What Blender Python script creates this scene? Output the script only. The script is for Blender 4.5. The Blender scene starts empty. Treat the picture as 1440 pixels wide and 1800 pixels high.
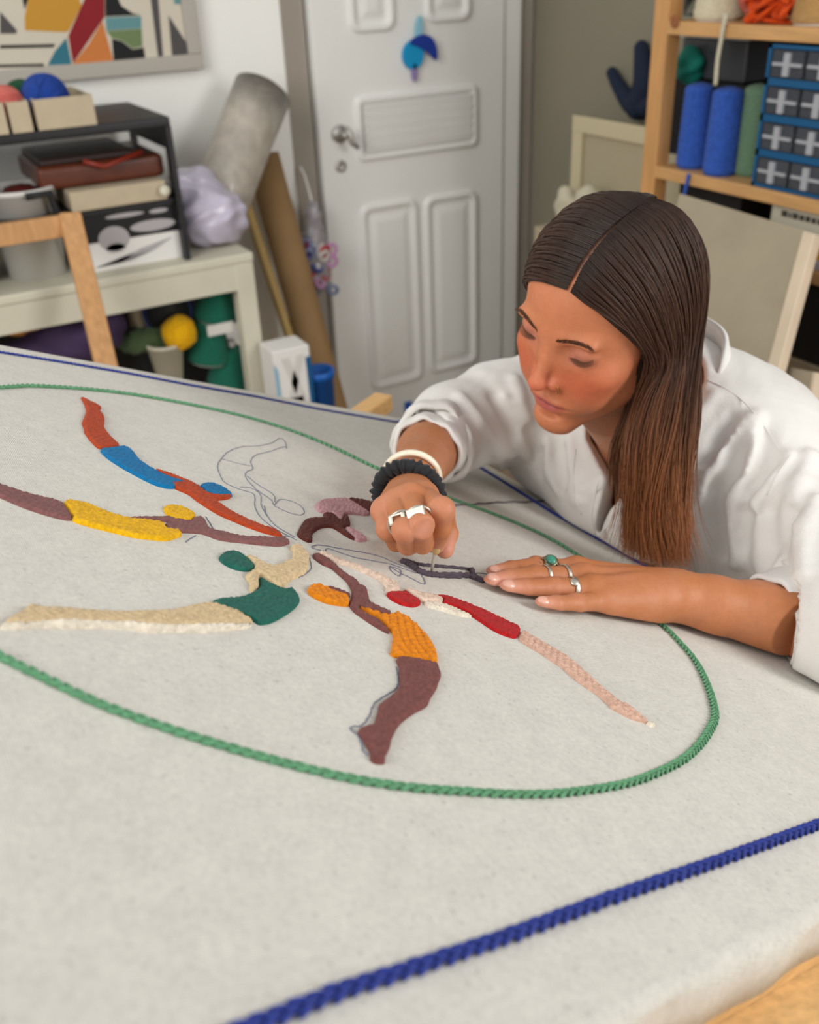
import bpy, math, random
import numpy as np
from mathutils import Matrix, Vector

C = bpy.context.scene.collection
random.seed(7)
RNG = np.random.default_rng(11)
V = lambda *a: np.array(a, float)

# ---------------------------------------------------------------- camera
F = 1700.0            # focal length in pixels of the 1440 x 1800 frame
HC = 1.5              # camera height
SC = 0.6
_D = np.array([130, 2940, 1700.0]); _D /= np.linalg.norm(_D)
_Z = -_D
_v = np.array([3630, -1142, 1700.0]); _v -= _v @ _Z * _Z
_X = _v / np.linalg.norm(_v)
_Y = np.cross(_Z, _X)
R = np.array([_X, _Y, _Z])                       # camera axes (right, down, forward) to world
CAM = np.array([0, 0, HC])
cam_d = bpy.data.cameras.new('camera')
cam = bpy.data.objects.new('camera', cam_d); C.objects.link(cam)
cam_d.sensor_fit = 'HORIZONTAL'; cam_d.sensor_width = 36; cam_d.lens = F / 1440 * 36
m = Matrix.Identity(4)
for i in range(3):
    m[i][0] = R[i, 0]; m[i][1] = -R[i, 1]; m[i][2] = -R[i, 2]; m[i][3] = CAM[i]
cam.matrix_world = m
cam_d.clip_start = 0.02
cam_d.dof.use_dof = True; cam_d.dof.focus_distance = 0.76; cam_d.dof.aperture_fstop = 42.5 / 5.3
bpy.context.scene.camera = cam

# ---------------------------------------------------------------- world and light
w = bpy.data.worlds.new('world'); bpy.context.scene.world = w; w.use_nodes = True
w.node_tree.nodes['Background'].inputs[0].default_value = (0.97, 0.975, 0.98, 1)
w.node_tree.nodes['Background'].inputs[1].default_value = 0.52

def area(name, loc, target, sx, sy, power, color):
    d = bpy.data.lights.new(name, 'AREA'); d.shape = 'RECTANGLE'; d.size = sx; d.size_y = sy
    d.energy = power; d.color = color
    o = bpy.data.objects.new(name, d); C.objects.link(o); o.location = loc
    o.rotation_euler = (Vector(target) - Vector(loc)).to_track_quat('-Z', 'Y').to_euler()
    o['kind'] = 'helper'
    return o
area('window_light', (1.9, -0.62, 1.7), (0.75, 0.9, 1.0), 1.1, 1.2, 54, (1.0, 0.99, 0.975))
area('left_fill_light', (-1.5, 0.5, 2.25), (1.1, 2.3, 0.9), 1.6, 1.6, 50, (1.0, 0.98, 0.94))  # unseen fill from the left, aimed to brighten the back wall
vs = bpy.context.scene.view_settings
vs.view_transform = 'Standard'; vs.look = 'None'; vs.gamma = 1; vs.use_curve_mapping = False
vs.exposure = 0.0

# ---------------------------------------------------------------- pixel of the photograph -> point of the place
NC = R @ (np.array([-0.7851, 2.1992, 0.6152]) / SC)      # canvas plane: NC.(P-CAM)=1
NU = -NC / np.linalg.norm(NC)                            # its upward normal
def ray(x, y): return R @ np.array([(x - 720) / F, (y - 900) / F, 1.0])
def onC(x, y, h=0.0):
    d = ray(x, y); return CAM + d * ((1 - h * np.linalg.norm(NC)) / (d @ NC))
def at(x, y, depth): return CAM + ray(x, y) * depth
def plane(x, y, ax, val):
    d = ray(x, y); return CAM + d * ((val - CAM[ax]) / d[ax])
def pix(P):
    q = R.T @ (np.asarray(P) - CAM); return q[0] / q[2] * F + 720, q[1] / q[2] * F + 900, q[2]

# ---------------------------------------------------------------- materials
def s2l(c):
    return tuple((x / 12.92 if x <= 0.04045 else ((x + 0.055) / 1.055) ** 2.4) for x in c)
def rgb(r, g, b): return s2l((r / 255, g / 255, b / 255))
_mats = {}
def mat(name, col, rough=0.7, metal=0.0, noise=0.0, nscale=40, bump=0.0, bscale=200, stretch=(1, 1, 1),
        sheen=0.0, attr=None, sss=0.0, coat=0.0, trans=0.0, spec=0.5, col2=None, alpha=1.0, coord='Object', ior=1.45):
    if name in _mats: return _mats[name]
    m = bpy.data.materials.new(name); m.use_nodes = True; nt = m.node_tree; N = nt.nodes; L = nt.links
    b = N['Principled BSDF']
    b.inputs['Base Color'].default_value = (*col, 1)
    b.inputs['Roughness'].default_value = rough; b.inputs['Metallic'].default_value = metal
    b.inputs['Specular IOR Level'].default_value = spec; b.inputs['IOR'].default_value = ior
    if sheen: b.inputs['Sheen Weight'].default_value = sheen
    if coat: b.inputs['Coat Weight'].default_value = coat; b.inputs['Coat Roughness'].default_value = 0.15
    if trans: b.inputs['Transmission Weight'].default_value = trans
    if alpha < 1: b.inputs['Alpha'].default_value = alpha
    if sss:
        b.inputs['Subsurface Weight'].default_value = sss
        b.inputs['Subsurface Radius'].default_value = (0.012, 0.004, 0.002)
        b.inputs['Subsurface Scale'].default_value = 1.0
    src = None
    if attr:
        a = N.new('ShaderNodeAttribute'); a.attribute_name = attr; src = a.outputs['Color']
    tc = N.new('ShaderNodeTexCoord'); mp = N.new('ShaderNodeMapping'); mp.inputs['Scale'].default_value = stretch
    L.new(tc.outputs[coord], mp.inputs['Vector'])
    if noise or col2:
        n = N.new('ShaderNodeTexNoise'); n.inputs['Scale'].default_value = nscale; n.inputs['Detail'].default_value = 5
        L.new(mp.outputs[0], n.inputs['Vector'])
        mx = N.new('ShaderNodeMix'); mx.data_type = 'RGBA'
        if col2:
            rp = N.new('ShaderNodeMapRange'); rp.inputs[1].default_value = 0.35; rp.inputs[2].default_value = 0.65
            L.new(n.outputs[0], rp.inputs[0]); L.new(rp.outputs[0], mx.inputs['Factor'])
            mx.inputs['A'].default_value = (*col, 1); mx.inputs['B'].default_value = (*col2, 1)
        else:
            mx.blend_type = 'MULTIPLY'; mx.inputs['Factor'].default_value = 1
            rp = N.new('ShaderNodeMapRange'); rp.inputs[1].default_value = 0.3; rp.inputs[2].default_value = 0.7
            rp.inputs[3].default_value = 1 - noise; rp.inputs[4].default_value = 1 + noise * 0.6
            L.new(n.outputs[0], rp.inputs[0]); L.new(rp.outputs[0], mx.inputs['B'])
            if src is not None: L.new(src, mx.inputs['A'])
            else: mx.inputs['A'].default_value = (*col, 1)
        src = mx.outputs['Result']
    if src is not None: L.new(src, b.inputs['Base Color'])
    if bump:
        n2 = N.new('ShaderNodeTexNoise'); n2.inputs['Scale'].default_value = bscale; n2.inputs['Detail'].default_value = 4
        L.new(mp.outputs[0], n2.inputs['Vector'])
        bp = N.new('ShaderNodeBump'); bp.inputs['Strength'].default_value = bump; bp.inputs['Distance'].default_value = 0.002
        L.new(n2.outputs[0], bp.inputs['Height']); L.new(bp.outputs[0], b.inputs['Normal'])
    _mats[name] = m
    return m

# ---------------------------------------------------------------- mesh building
def tag(o, label=None, cat=None, group=None, kind=None):
    if label: o['label'] = label
    if cat: o['category'] = cat
    if group: o['group'] = group
    if kind: o['kind'] = kind
    return o
def empty(name, loc=(0, 0, 0), label=None, cat=None, group=None, kind=None):
    o = bpy.data.objects.new(name, None); C.objects.link(o); o.location = Vector([float(x) for x in loc])
    o.empty_display_size = 0.02
    return tag(o, label, cat, group, kind)
def link(name, me, parent=None):
    o = bpy.data.objects.new(name, me); C.objects.link(o)
    if parent is not None:
        o.parent = parent
        o.matrix_parent_inverse = world_of(parent).inverted()
    return o
def world_of(o):
    # no view-layer update needed: everything is placed by location only
    M = o.matrix_basis.copy()
    if o.parent is not None: M = world_of(o.parent) @ o.matrix_parent_inverse @ M
    return M
def mesh_np(name, v, quads, mats, parent=None, smooth=True, col=None):
    me = bpy.data.meshes.new(name)
    v = np.asarray(v, np.float32); q = np.asarray(quads, np.int32)
    k = q.shape[1]
    me.vertices.add(len(v)); me.vertices.foreach_set('co', v.ravel())
    me.loops.add(q.size); me.loops.foreach_set('vertex_index', q.ravel())
    me.polygons.add(len(q)); me.polygons.foreach_set('loop_start', np.arange(0, q.size, k, dtype=np.int32))
    me.polygons.foreach_set('loop_total', np.full(len(q), k, np.int32))
    if smooth: me.polygons.foreach_set('use_smooth', np.ones(len(q), bool))
    if col is not None:
        a = me.color_attributes.new('Col', 'FLOAT_COLOR', 'POINT')
        a.data.foreach_set('color', np.c_[col, np.ones(len(col))].astype(np.float32).ravel())
    me.update(calc_edges=True); me.validate()
    if mats is not None: me.materials.append(mats)
    return link(name, me, parent)

def frame_to(z):
    z = np.asarray(z, float); z = z / np.linalg.norm(z)
    a = V(0, 0, 1) if abs(z[2]) < 0.9 else V(1, 0, 0)
    x = np.cross(a, z); x /= np.linalg.norm(x)
    return np.array([x, np.cross(z, x), z])       # rows
class MB:
    def __init__(s): s.v = []; s.f = []
    def add(s, vs, fs):
        n = len(s.v); s.v += [tuple(float(c) for c in p) for p in vs]; s.f += [tuple(n + i for i in f) for f in fs]; return s
    def box(s, c, size, M=None, top=1.0):
        c = np.asarray(c, float); h = np.asarray(size, float) / 2; vs = []
        for z in (-1, 1):
            k = top if z > 0 else 1
            for x, y in ((-1, -1), (1, -1), (1, 1), (-1, 1)):
                p = V(x * h[0] * k, y * h[1] * k, z * h[2])
                vs.append(c + (p @ M if M is not None else p))
        return s.add(vs, [(3, 2, 1, 0), (4, 5, 6, 7), (0, 1, 5, 4), (1, 2, 6, 5), (2, 3, 7, 6), (3, 0, 4, 7)])
    def bb(s, lo, hi): 
        lo = np.asarray(lo, float); hi = np.asarray(hi, float); return s.box((lo + hi) / 2, np.abs(hi - lo))
    def lathe(s, base, axis, prof, n=20, cap=True):
        Fm = frame_to(axis); base = np.asarray(base, float); vs = []
        for r, h in prof:
            for i in range(n):
                a = 2 * math.pi * i / n
                vs.append(base + Fm[0] * r * math.cos(a) + Fm[1] * r * math.sin(a) + Fm[2] * h)
        fs = [(j * n + i, j * n + (i + 1) % n, (j + 1) * n + (i + 1) % n, (j + 1) * n + i) for j in range(len(prof) - 1) for i in range(n)]
        if cap: fs.append(tuple(range(n))[::-1]); fs.append(tuple((len(prof) - 1) * n + i for i in range(n)))
        return s.add(vs, fs)
    def cyl(s, a, b, r0, r1=None, n=16):
        a = np.asarray(a, float); b = np.asarray(b, float); r1 = r0 if r1 is None else r1
        return s.lathe(a, b - a, [(r0, 0), (r1, np.linalg.norm(b - a))], n)
    def tube(s, pts, r, n=8, cap=True):
        pts = [np.asarray(p, float) for p in pts]; m = len(pts)
        rr = r if hasattr(r, '__len__') else [r] * m; vs = []; prev = None
        for i, p in enumerate(pts):
            t = pts[min(i + 1, m - 1)] - pts[max(i - 1, 0)]
            t = t / (np.linalg.norm(t) + 1e-12)
            if prev is None: x = frame_to(t)[0]
            else:
                x = prev - prev @ t * t; x /= np.linalg.norm(x) + 1e-12
            prev = x; y = np.cross(t, x)
            for k in range(n):
                a = 2 * math.pi * k / n; vs.append(p + (x * math.cos(a) + y * math.sin(a)) * rr[i])
        fs = [(j * n + i, j * n + (i + 1) % n, (j + 1) * n + (i + 1) % n, (j + 1) * n + i) for j in range(m - 1) for i in range(n)]
        if cap: fs.append(tuple(range(n))[::-1]); fs.append(tuple((m - 1) * n + i for i in range(n)))
        return s.add(vs, fs)
    def ell(s, c, r, M=None, nu=16, nv=10, jit=0.0):
        c = np.asarray(c, float); r = np.asarray(r, float) * np.ones(3); vs = []
        for j in range(nv + 1):
            t = math.pi * j / nv
            for i in range(nu):
                a = 2 * math.pi * i / nu
                p = V(math.sin(t) * math.cos(a), math.sin(t) * math.sin(a), math.cos(t)) * r
                if jit: p = p * (1 + jit * math.sin(3.1 * a + 5 * t + c[0] * 50) * math.sin(t))
                vs.append(c + (p @ M if M is not None else p))
        fs = [(j * nu + i, (j + 1) * nu + i, (j + 1) * nu + (i + 1) % nu, j * nu + (i + 1) % nu) for j in range(nv) for i in range(nu)]
        return s.add(vs, fs)
    def torus(s, c, axis, R0, r, n=40, m=10, sq=1.0):
        Fm = frame_to(axis); c = np.asarray(c, float); vs = []
        for i in range(n):
            a = 2 * math.pi * i / n; d = Fm[0] * math.cos(a) + Fm[1] * math.sin(a)
            for k in range(m):
                b = 2 * math.pi * k / m; vs.append(c + d * (R0 + r * math.cos(b)) + Fm[2] * r * sq * math.sin(b))
        return s.add(vs, [(i * m + k, ((i + 1) % n) * m + k, ((i + 1) % n) * m + (k + 1) % m, i * m + (k + 1) % m) for i in range(n) for k in range(m)])
    def prism(s, poly, thick):   # poly: 3-D points of a planar outline, extruded by the vector thick
        poly = [np.asarray(p, float) for p in poly]; n = len(poly); t = np.asarray(thick, float)
        return s.add(poly + [p + t for p in poly], [tuple(range(n))[::-1], tuple(range(n, 2 * n))] + [(i, (i + 1) % n, n + (i + 1) % n, n + i) for i in range(n)])
    def build(s, name, m, parent=None, smooth=False, bevel=0.0, seg=2):
        me = bpy.data.meshes.new(name); me.from_pydata(s.v, [], s.f); me.validate()
        if smooth: me.polygons.foreach_set('use_smooth', [True] * len(me.polygons))
        me.materials.append(m); o = link(name, me, parent)
        if bevel:
            b = o.modifiers.new('bevel', 'BEVEL'); b.width = bevel; b.segments = seg; b.limit_method = 'ANGLE'
            if smooth or True:
                me.polygons.foreach_set('use_smooth', [True] * len(me.polygons))
                o.modifiers.new('wn', 'WEIGHTED_NORMAL')
        return o
def catmull(pts, n=6, closed=False):
    P = np.asarray(pts, float); m = len(P); out = []
    rng = range(m if closed else m - 1)
    for i in rng:
        p0 = P[(i - 1) % m] if closed or i > 0 else 2 * P[0] - P[1]
        p1 = P[i]; p2 = P[(i + 1) % m]
        p3 = P[(i + 2) % m] if closed or i + 2 < m else 2 * P[-1] - P[-2]
        for k in range(n):
            t = k / n
            out.append(0.5 * ((2 * p1) + (-p0 + p2) * t + (2 * p0 - 5 * p1 + 4 * p2 - p3) * t * t + (-p0 + 3 * p1 - 3 * p2 + p3) * t ** 3))
    if not closed: out.append(P[-1])
    return np.array(out)
def copy_tree(o, parent=None, delta=None):
    c = o.copy(); C.objects.link(c)
    if parent is not None: c.parent = parent
    for ch in list(o.children): copy_tree(ch, c)
    if delta is not None: c.location = c.location + Vector([float(x) for x in delta])
    return c

# ---------------------------------------------------------------- signed distance modelling
def smin(a, b, k):
    if k <= 0: return np.minimum(a, b)
    h = np.maximum(k - np.abs(a - b), 0) / k
    return np.minimum(a, b) - h * h * k * 0.25
def smax(a, b, k): return -smin(-a, -b, k)
def sph(P, c, r): return np.sqrt(((P - np.asarray(c, np.float32)) ** 2).sum(1)) - r
def ellip(P, c, r, M=None):
    q = P - np.asarray(c, np.float32)
    if M is not None: q = q @ np.asarray(M, np.float32).T
    r = np.asarray(r, np.float32)
    k0 = np.sqrt(((q / r) ** 2).sum(1)); k1 = np.sqrt(((q / (r * r)) ** 2).sum(1)) + 1e-9
    return k0 * (k0 - 1) / k1
def cone(P, a, b, ra, rb):
    a = np.asarray(a, np.float32); b = np.asarray(b, np.float32); d = b - a; L2 = d @ d + 1e-12
    q = P - a; t = np.clip(q @ d / L2, 0, 1)
    return np.sqrt(((q - t[:, None] * d) ** 2).sum(1)) - (ra + (rb - ra) * t)
def chain(P, pts, rs, k=0.0):
    d = None
    for i in range(len(pts) - 1):
        e = cone(P, pts[i], pts[i + 1], rs[i], rs[i + 1])
        d = e if d is None else smin(d, e, k)
    return d
def surfnet(fn, lo, hi, h, B=8):
    lo = np.asarray(lo, float); hi = np.asarray(hi, float)
    nb = np.ceil((hi - lo) / h / B).astype(int); n = nb * B + 1
    # coarse pass: only blocks near the surface are evaluated finely
    bc = np.stack(np.meshgrid(*[lo[i] + h * B * (np.arange(nb[i] + 1) + .5) for i in range(3)], indexing='ij'), 3)
    cv = fn(bc.reshape(-1, 3).astype(np.float32)).reshape(bc.shape[:3])
    vals = np.repeat(np.repeat(np.repeat(cv, B, 0), B, 1), B, 2)[:n[0], :n[1], :n[2]].astype(np.float32)
    near = np.argwhere(np.abs(cv) < h * B * 1.25)
    g = np.stack(np.meshgrid(np.arange(B), np.arange(B), np.arange(B), indexing='ij'), 3).reshape(-1, 3)
    for s in range(0, len(near), 512):
        I = (near[s:s + 512, None, :] * B + g[None]).reshape(-1, 3)
        I = I[(I < n).all(1)]
        vals[tuple(I.T)] = fn((lo + h * I).astype(np.float32))
    vals[[0, -1]] = np.maximum(vals[[0, -1]], 1e-4); vals[:, [0, -1]] = np.maximum(vals[:, [0, -1]], 1e-4); vals[:, :, [0, -1]] = np.maximum(vals[:, :, [0, -1]], 1e-4)
    ins = vals < 0
    c = np.zeros(tuple(n - 1), np.int8)
    for dx in (0, 1):
        for dy in (0, 1):
            for dz in (0, 1): c += ins[dx:n[0] - 1 + dx, dy:n[1] - 1 + dy, dz:n[2] - 1 + dz]
    act = (c > 0) & (c < 8); idx = np.full(act.shape, -1, np.int32); I = np.argwhere(act); idx[act] = np.arange(len(I))
    acc = np.zeros((len(I), 3)); cnt = np.zeros(len(I))
    for axi in range(3):
        o1, o2 = [a for a in range(3) if a != axi]
        for d1 in (0, 1):
            for d2 in (0, 1):
                off = np.zeros(3, int); off[o1] = d1; off[o2] = d2; A = I + off; B = A.copy(); B[:, axi] += 1
                va = vals[tuple(A.T)]; vb = vals[tuple(B.T)]; mk = (va < 0) != (vb < 0)
                t = va[mk] / (va[mk] - vb[mk]); p = A[mk].astype(float); p[:, axi] += t
                acc[mk] += p; cnt[mk] += 1
    v = lo + h * acc / cnt[:, None]
    quads = []
    for axi in range(3):
        o1, o2 = (axi + 1) % 3, (axi + 2) % 3
        sl = [slice(None)] * 3; s2 = [slice(None)] * 3; sl[axi] = slice(0, -1); s2[axi] = slice(1, None)
        E = ins[tuple(sl)] != ins[tuple(s2)]; J = np.argwhere(E)
        J = J[(J[:, o1] > 0) & (J[:, o2] > 0) & (J[:, o1] < n[o1] - 1) & (J[:, o2] < n[o2] - 1)]
        a = J.copy(); b = J.copy(); b[:, o1] -= 1; c_ = b.copy(); c_[:, o2] -= 1; d = J.copy(); d[:, o2] -= 1
        q = np.stack([idx[tuple(x.T)] for x in (a, b, c_, d)], 1)
        fl = ins[tuple(J.T)]
        q[~fl] = q[~fl][:, ::-1]
        quads.append(q)
    q = np.concatenate(quads); q = q[(q >= 0).all(1)]
    return v, q
def hit(fn, px, py, d0=0.5, d1=1.6):
    """first point of a modelled surface along the line of sight through a pixel of the photograph"""
    r = ray(px, py); ts = np.arange(d0, d1, 0.0015)
    P = (CAM + r[None] * ts[:, None]).astype(np.float32); s = fn(P); k = np.argmax(s < 0)
    if s[k] >= 0:
        k = int(np.argmin(s)); return CAM + r * ts[k]
    t = ts[k] - 0.0015 * (-s[k]) / max(s[k - 1] - s[k], 1e-6)
    return CAM + r * t
# ================================================================ the room
YW = 2.7                                            # wall with the door
XR = plane(935, 300, 1, YW)[0]                      # wall on the right
M_wall = mat('wall_paint', rgb(248, 248, 243), .85, noise=.03, nscale=3, bump=.08, bscale=60)
M_wallr = mat('wall_paint_grey_shaded', rgb(140, 134, 116), .88, noise=.05, nscale=4, bump=.08, bscale=60)  # grey paint with the shade on this wall mixed into its colour
M_door = mat('door_paint', rgb(236, 236, 232), .45, noise=.02, nscale=5)
M_jamb = mat('jamb_paint_shaded', rgb(158, 150, 138), .7, noise=.03)  # trim grey, darkened to carry the shade beside the door
M_floor = mat('floor_tile', rgb(150, 128, 104), .5, noise=.1, nscale=6)
def struct(name, b, m, **k):
    o = b.build(name, m, **k); o['kind'] = 'structure'; return o
xl = plane(490, 0, 1, YW)[0]
xd0 = plane(563, 250, 1, YW - .03)[0]; xd1 = plane(885, 250, 1, YW - .03)[0]
struct('floor', MB().bb((-2.2, -1.0, -.05), (XR + .1, YW + .35, 0)), M_floor)
struct('wall_back', MB().bb((-2.2, YW, 0), (xl, YW + .12, 2.75)).bb((xl, YW, 2.12), (XR + .1, YW + .12, 2.75)).bb((xd1 + .075, YW + .03, 0), (XR + .1, YW + .12, 2.12)), M_wall)
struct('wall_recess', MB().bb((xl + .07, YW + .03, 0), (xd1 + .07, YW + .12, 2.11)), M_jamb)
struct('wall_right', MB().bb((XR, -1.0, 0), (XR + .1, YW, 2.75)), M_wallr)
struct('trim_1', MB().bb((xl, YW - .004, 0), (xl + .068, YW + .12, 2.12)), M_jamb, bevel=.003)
struct('trim_2', MB().bb((xd1 + .004, YW - .02, 0), (xd1 + .075, YW + .1, 2.10)), M_door, bevel=.012, seg=3)
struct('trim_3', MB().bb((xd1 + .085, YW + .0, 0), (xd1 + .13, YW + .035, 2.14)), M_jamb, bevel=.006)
struct('baseboard_back', MB().bb((-2.2, YW - .012, 0), (xl, YW, .08)), M_door, bevel=.003)
struct('baseboard_right', MB().bb((XR - .012, -1.0, 0), (XR, YW - .03, .08)), M_door, bevel=.003)
# door leaf with moulded panels and a louvred panel
door = struct('door_1', MB().bb((xd0, YW - .03, .01), (xd1, YW + .012, 2.08)), M_door, bevel=.004)
def rrect(x0, x1, z0, z1, r, n=6):
    out = []
    for cx, cz, a0 in ((x1 - r, z1 - r, 0), (x0 + r, z1 - r, 90), (x0 + r, z0 + r, 180), (x1 - r, z0 + r, 270)):
        for i in range(n + 1):
            a = math.radians(a0 + 90 * i / n); out.append((cx + r * math.cos(a), cz + r * math.sin(a)))
    return out
def door_panel(x0, y0, x1, y1, r=.03):
    y = YW - .03; ym = (y0 + y1) / 2
    X0 = plane(x0, ym, 1, y)[0]; X1 = plane(x1, ym, 1, y)[0]; xm = (x0 + x1) / 2
    Z1 = plane(xm, y0, 1, y)[2]; Z0 = plane(xm, y1, 1, y)[2]
    b = MB()
    rings = [(0, 0), (.004, -.011), (.014, -.013), (.022, -.004), (.027, -.001), (.04, -.004), (.052, -.009), (.06, -.009)]
    vs = []; nn = None
    for ins, dy in rings:
        p = rrect(X0 + ins, X1 - ins, Z0 + ins, Z1 - ins, max(r - ins * .5, .004)); nn = len(p)
        vs += [(a, y + dy, c) for a, c in p]
    fs = [(j * nn + i, j * nn + (i + 1) % nn, (j + 1) * nn + (i + 1) % nn, (j + 1) * nn + i) for j in range(len(rings) - 1) for i in range(nn)]
    fs = [f[::-1] for f in fs]
    fs.append(tuple((len(rings) - 1) * nn + i for i in range(nn))[::-1])
    b.add(vs, fs); o = b.build('door_panel', M_door, door, smooth=True)
    return X0, X1, Z0, Z1, o
for q in ((607, -140, 690, 58), (744, -140, 826, 40), (640, 352, 738, 678), (748, 338, 838, 648)): door_panel(*q)
X0, X1, Z0, Z1, lp = door_panel(624, 158, 838, 272, .02)
ns = 5; hz = (Z1 - Z0 - .05) / ns
for i in range(ns):
    MB().box(((X0 + X1) / 2, YW - .042, Z0 + .025 + hz * (i + .5)), (X1 - X0 - .05, .006, hz * .98), np.array([[1, 0, 0], [0, math.cos(.28), math.sin(.28)], [0, -math.sin(.28), math.cos(.28)]])).build('louvre_slat', M_door, lp, bevel=.0015)
M_steel = mat('brushed_steel', rgb(200, 198, 192), .55, metal=1.0)
hp = plane(597, 235, 1, YW - .036)
hb = MB().lathe(hp, (0, -1, 0), [(.0, 0), (.024, 0), (.024, .006), (.0, .008)], 20, cap=False).cyl(hp, hp + V(0, -.05, 0), .008).tube([hp + V(0, -.045, .02), hp + V(.008, -.054, .005), hp + V(.012, -.056, -.02), hp + V(.03, -.052, -.035)], [.008, .009, .009, .007], 10)
hb.build('door_handle', M_steel, door, smooth=True)
kp = plane(599, 292, 1, YW - .033)
MB().lathe(kp, (0, -1, 0), [(.0, 0), (.017, 0), (.017, .003), (.005, .004), (.005, .001), (0, .001)], 18, cap=False).build('keyhole', M_steel, door, smooth=True)
# ================================================================ the stretched canvas and its embroidery
E1 = V(1, 0, 0) - NU[0] * NU; E1 /= np.linalg.norm(E1)
E2 = np.cross(NU, E1)
O0 = onC(720, 900)
def uv(P): d = np.asarray(P) - O0; return V(d @ E1, d @ E2)
def un(a, h=0.0): return O0 + a[0] * E1 + a[1] * E2 + NU * h
def cuv(x, y): return uv(onC(x, y))
def isect(p, d, q, e):
    t = np.linalg.solve(np.array([d, -e]).T, q - p); return p + d * t[0]

M_canvas = bpy.data.materials.new('oatmeal_canvas'); M_canvas.use_nodes = True
def _canvas_nodes():
    nt = M_canvas.node_tree; N = nt.nodes; L = nt.links; b = N['Principled BSDF']
    b.inputs['Roughness'].default_value = 0.92; b.inputs['Specular IOR Level'].default_value = 0.15; b.inputs['Sheen Weight'].default_value = 0.1
    tc = N.new('ShaderNodeTexCoord')
    def noise(sc, det=4, stretch=None):
        n = N.new('ShaderNodeTexNoise'); n.inputs['Scale'].default_value = sc; n.inputs['Detail'].default_value = det
        if stretch:
            mp = N.new('ShaderNodeMapping'); mp.inputs['Scale'].default_value = stretch; L.new(tc.outputs['Object'], mp.inputs[0]); L.new(mp.outputs[0], n.inputs[0])
        else: L.new(tc.outputs['Object'], n.inputs[0])
        return n
    def rng(src, a, b_, c, d):
        r = N.new('ShaderNodeMapRange'); r.inputs[1].default_value = a; r.inputs[2].default_value = b_; r.inputs[3].default_value = c; r.inputs[4].default_value = d
        L.new(src, r.inputs[0]); return r.outputs[0]
    def mul(a, f):
        x = N.new('ShaderNodeMix'); x.data_type = 'RGBA'; x.blend_type = 'MULTIPLY'; x.inputs['Factor'].default_value = 1
        if isinstance(a, tuple): x.inputs['A'].default_value = (*a, 1)
        else: L.new(a, x.inputs['A'])
        L.new(f, x.inputs['B']); return x.outputs['Result']
    c = mul(rgb(217, 214, 205), rng(noise(55).outputs[0], 0.35, 0.65, 0.955, 1.02))
    c = mul(c, rng(noise(280, 3).outputs[0], 0.35, 0.65, 0.93, 1.03))
    c = mul(c, rng(noise(900, 2, (1, .35, 1)).outputs[0], 0.3, 0.7, 0.95, 1.03))
    c = mul(c, rng(noise(330, 0).outputs[0], 0.17, 0.27, 0.80, 1.0))
    L.new(c, b.inputs['Base Color'])
    w1 = N.new('ShaderNodeTexWave'); w1.bands_direction = 'X'; w1.inputs['Scale'].default_value = 240; w1.inputs['Distortion'].default_value = 1.5
    w2 = N.new('ShaderNodeTexWave'); w2.bands_direction = 'Y'; w2.inputs['Scale'].default_value = 240; w2.inputs['Distortion'].default_value = 1.5
    L.new(tc.outputs['Object'], w1.inputs[0]); L.new(tc.outputs['Object'], w2.inputs[0])
    ad = N.new('ShaderNodeMath'); ad.operation = 'ADD'; L.new(w1.outputs['Fac'], ad.inputs[0]); L.new(w2.outputs['Fac'], ad.inputs[1])
    ad2 = N.new('ShaderNodeMath'); ad2.operation = 'MULTIPLY_ADD'; ad2.inputs[1].default_value = 2.2
    L.new(noise(240, 3).outputs[0], ad2.inputs[0]); L.new(ad.outputs[0], ad2.inputs[2])
    bp = N.new('ShaderNodeBump'); bp.inputs['Strength'].default_value = 0.35; bp.inputs['Distance'].default_value = 0.0007
    L.new(ad2.outputs[0], bp.inputs['Height']); L.new(bp.outputs[0], b.inputs['Normal'])
_canvas_nodes()

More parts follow.
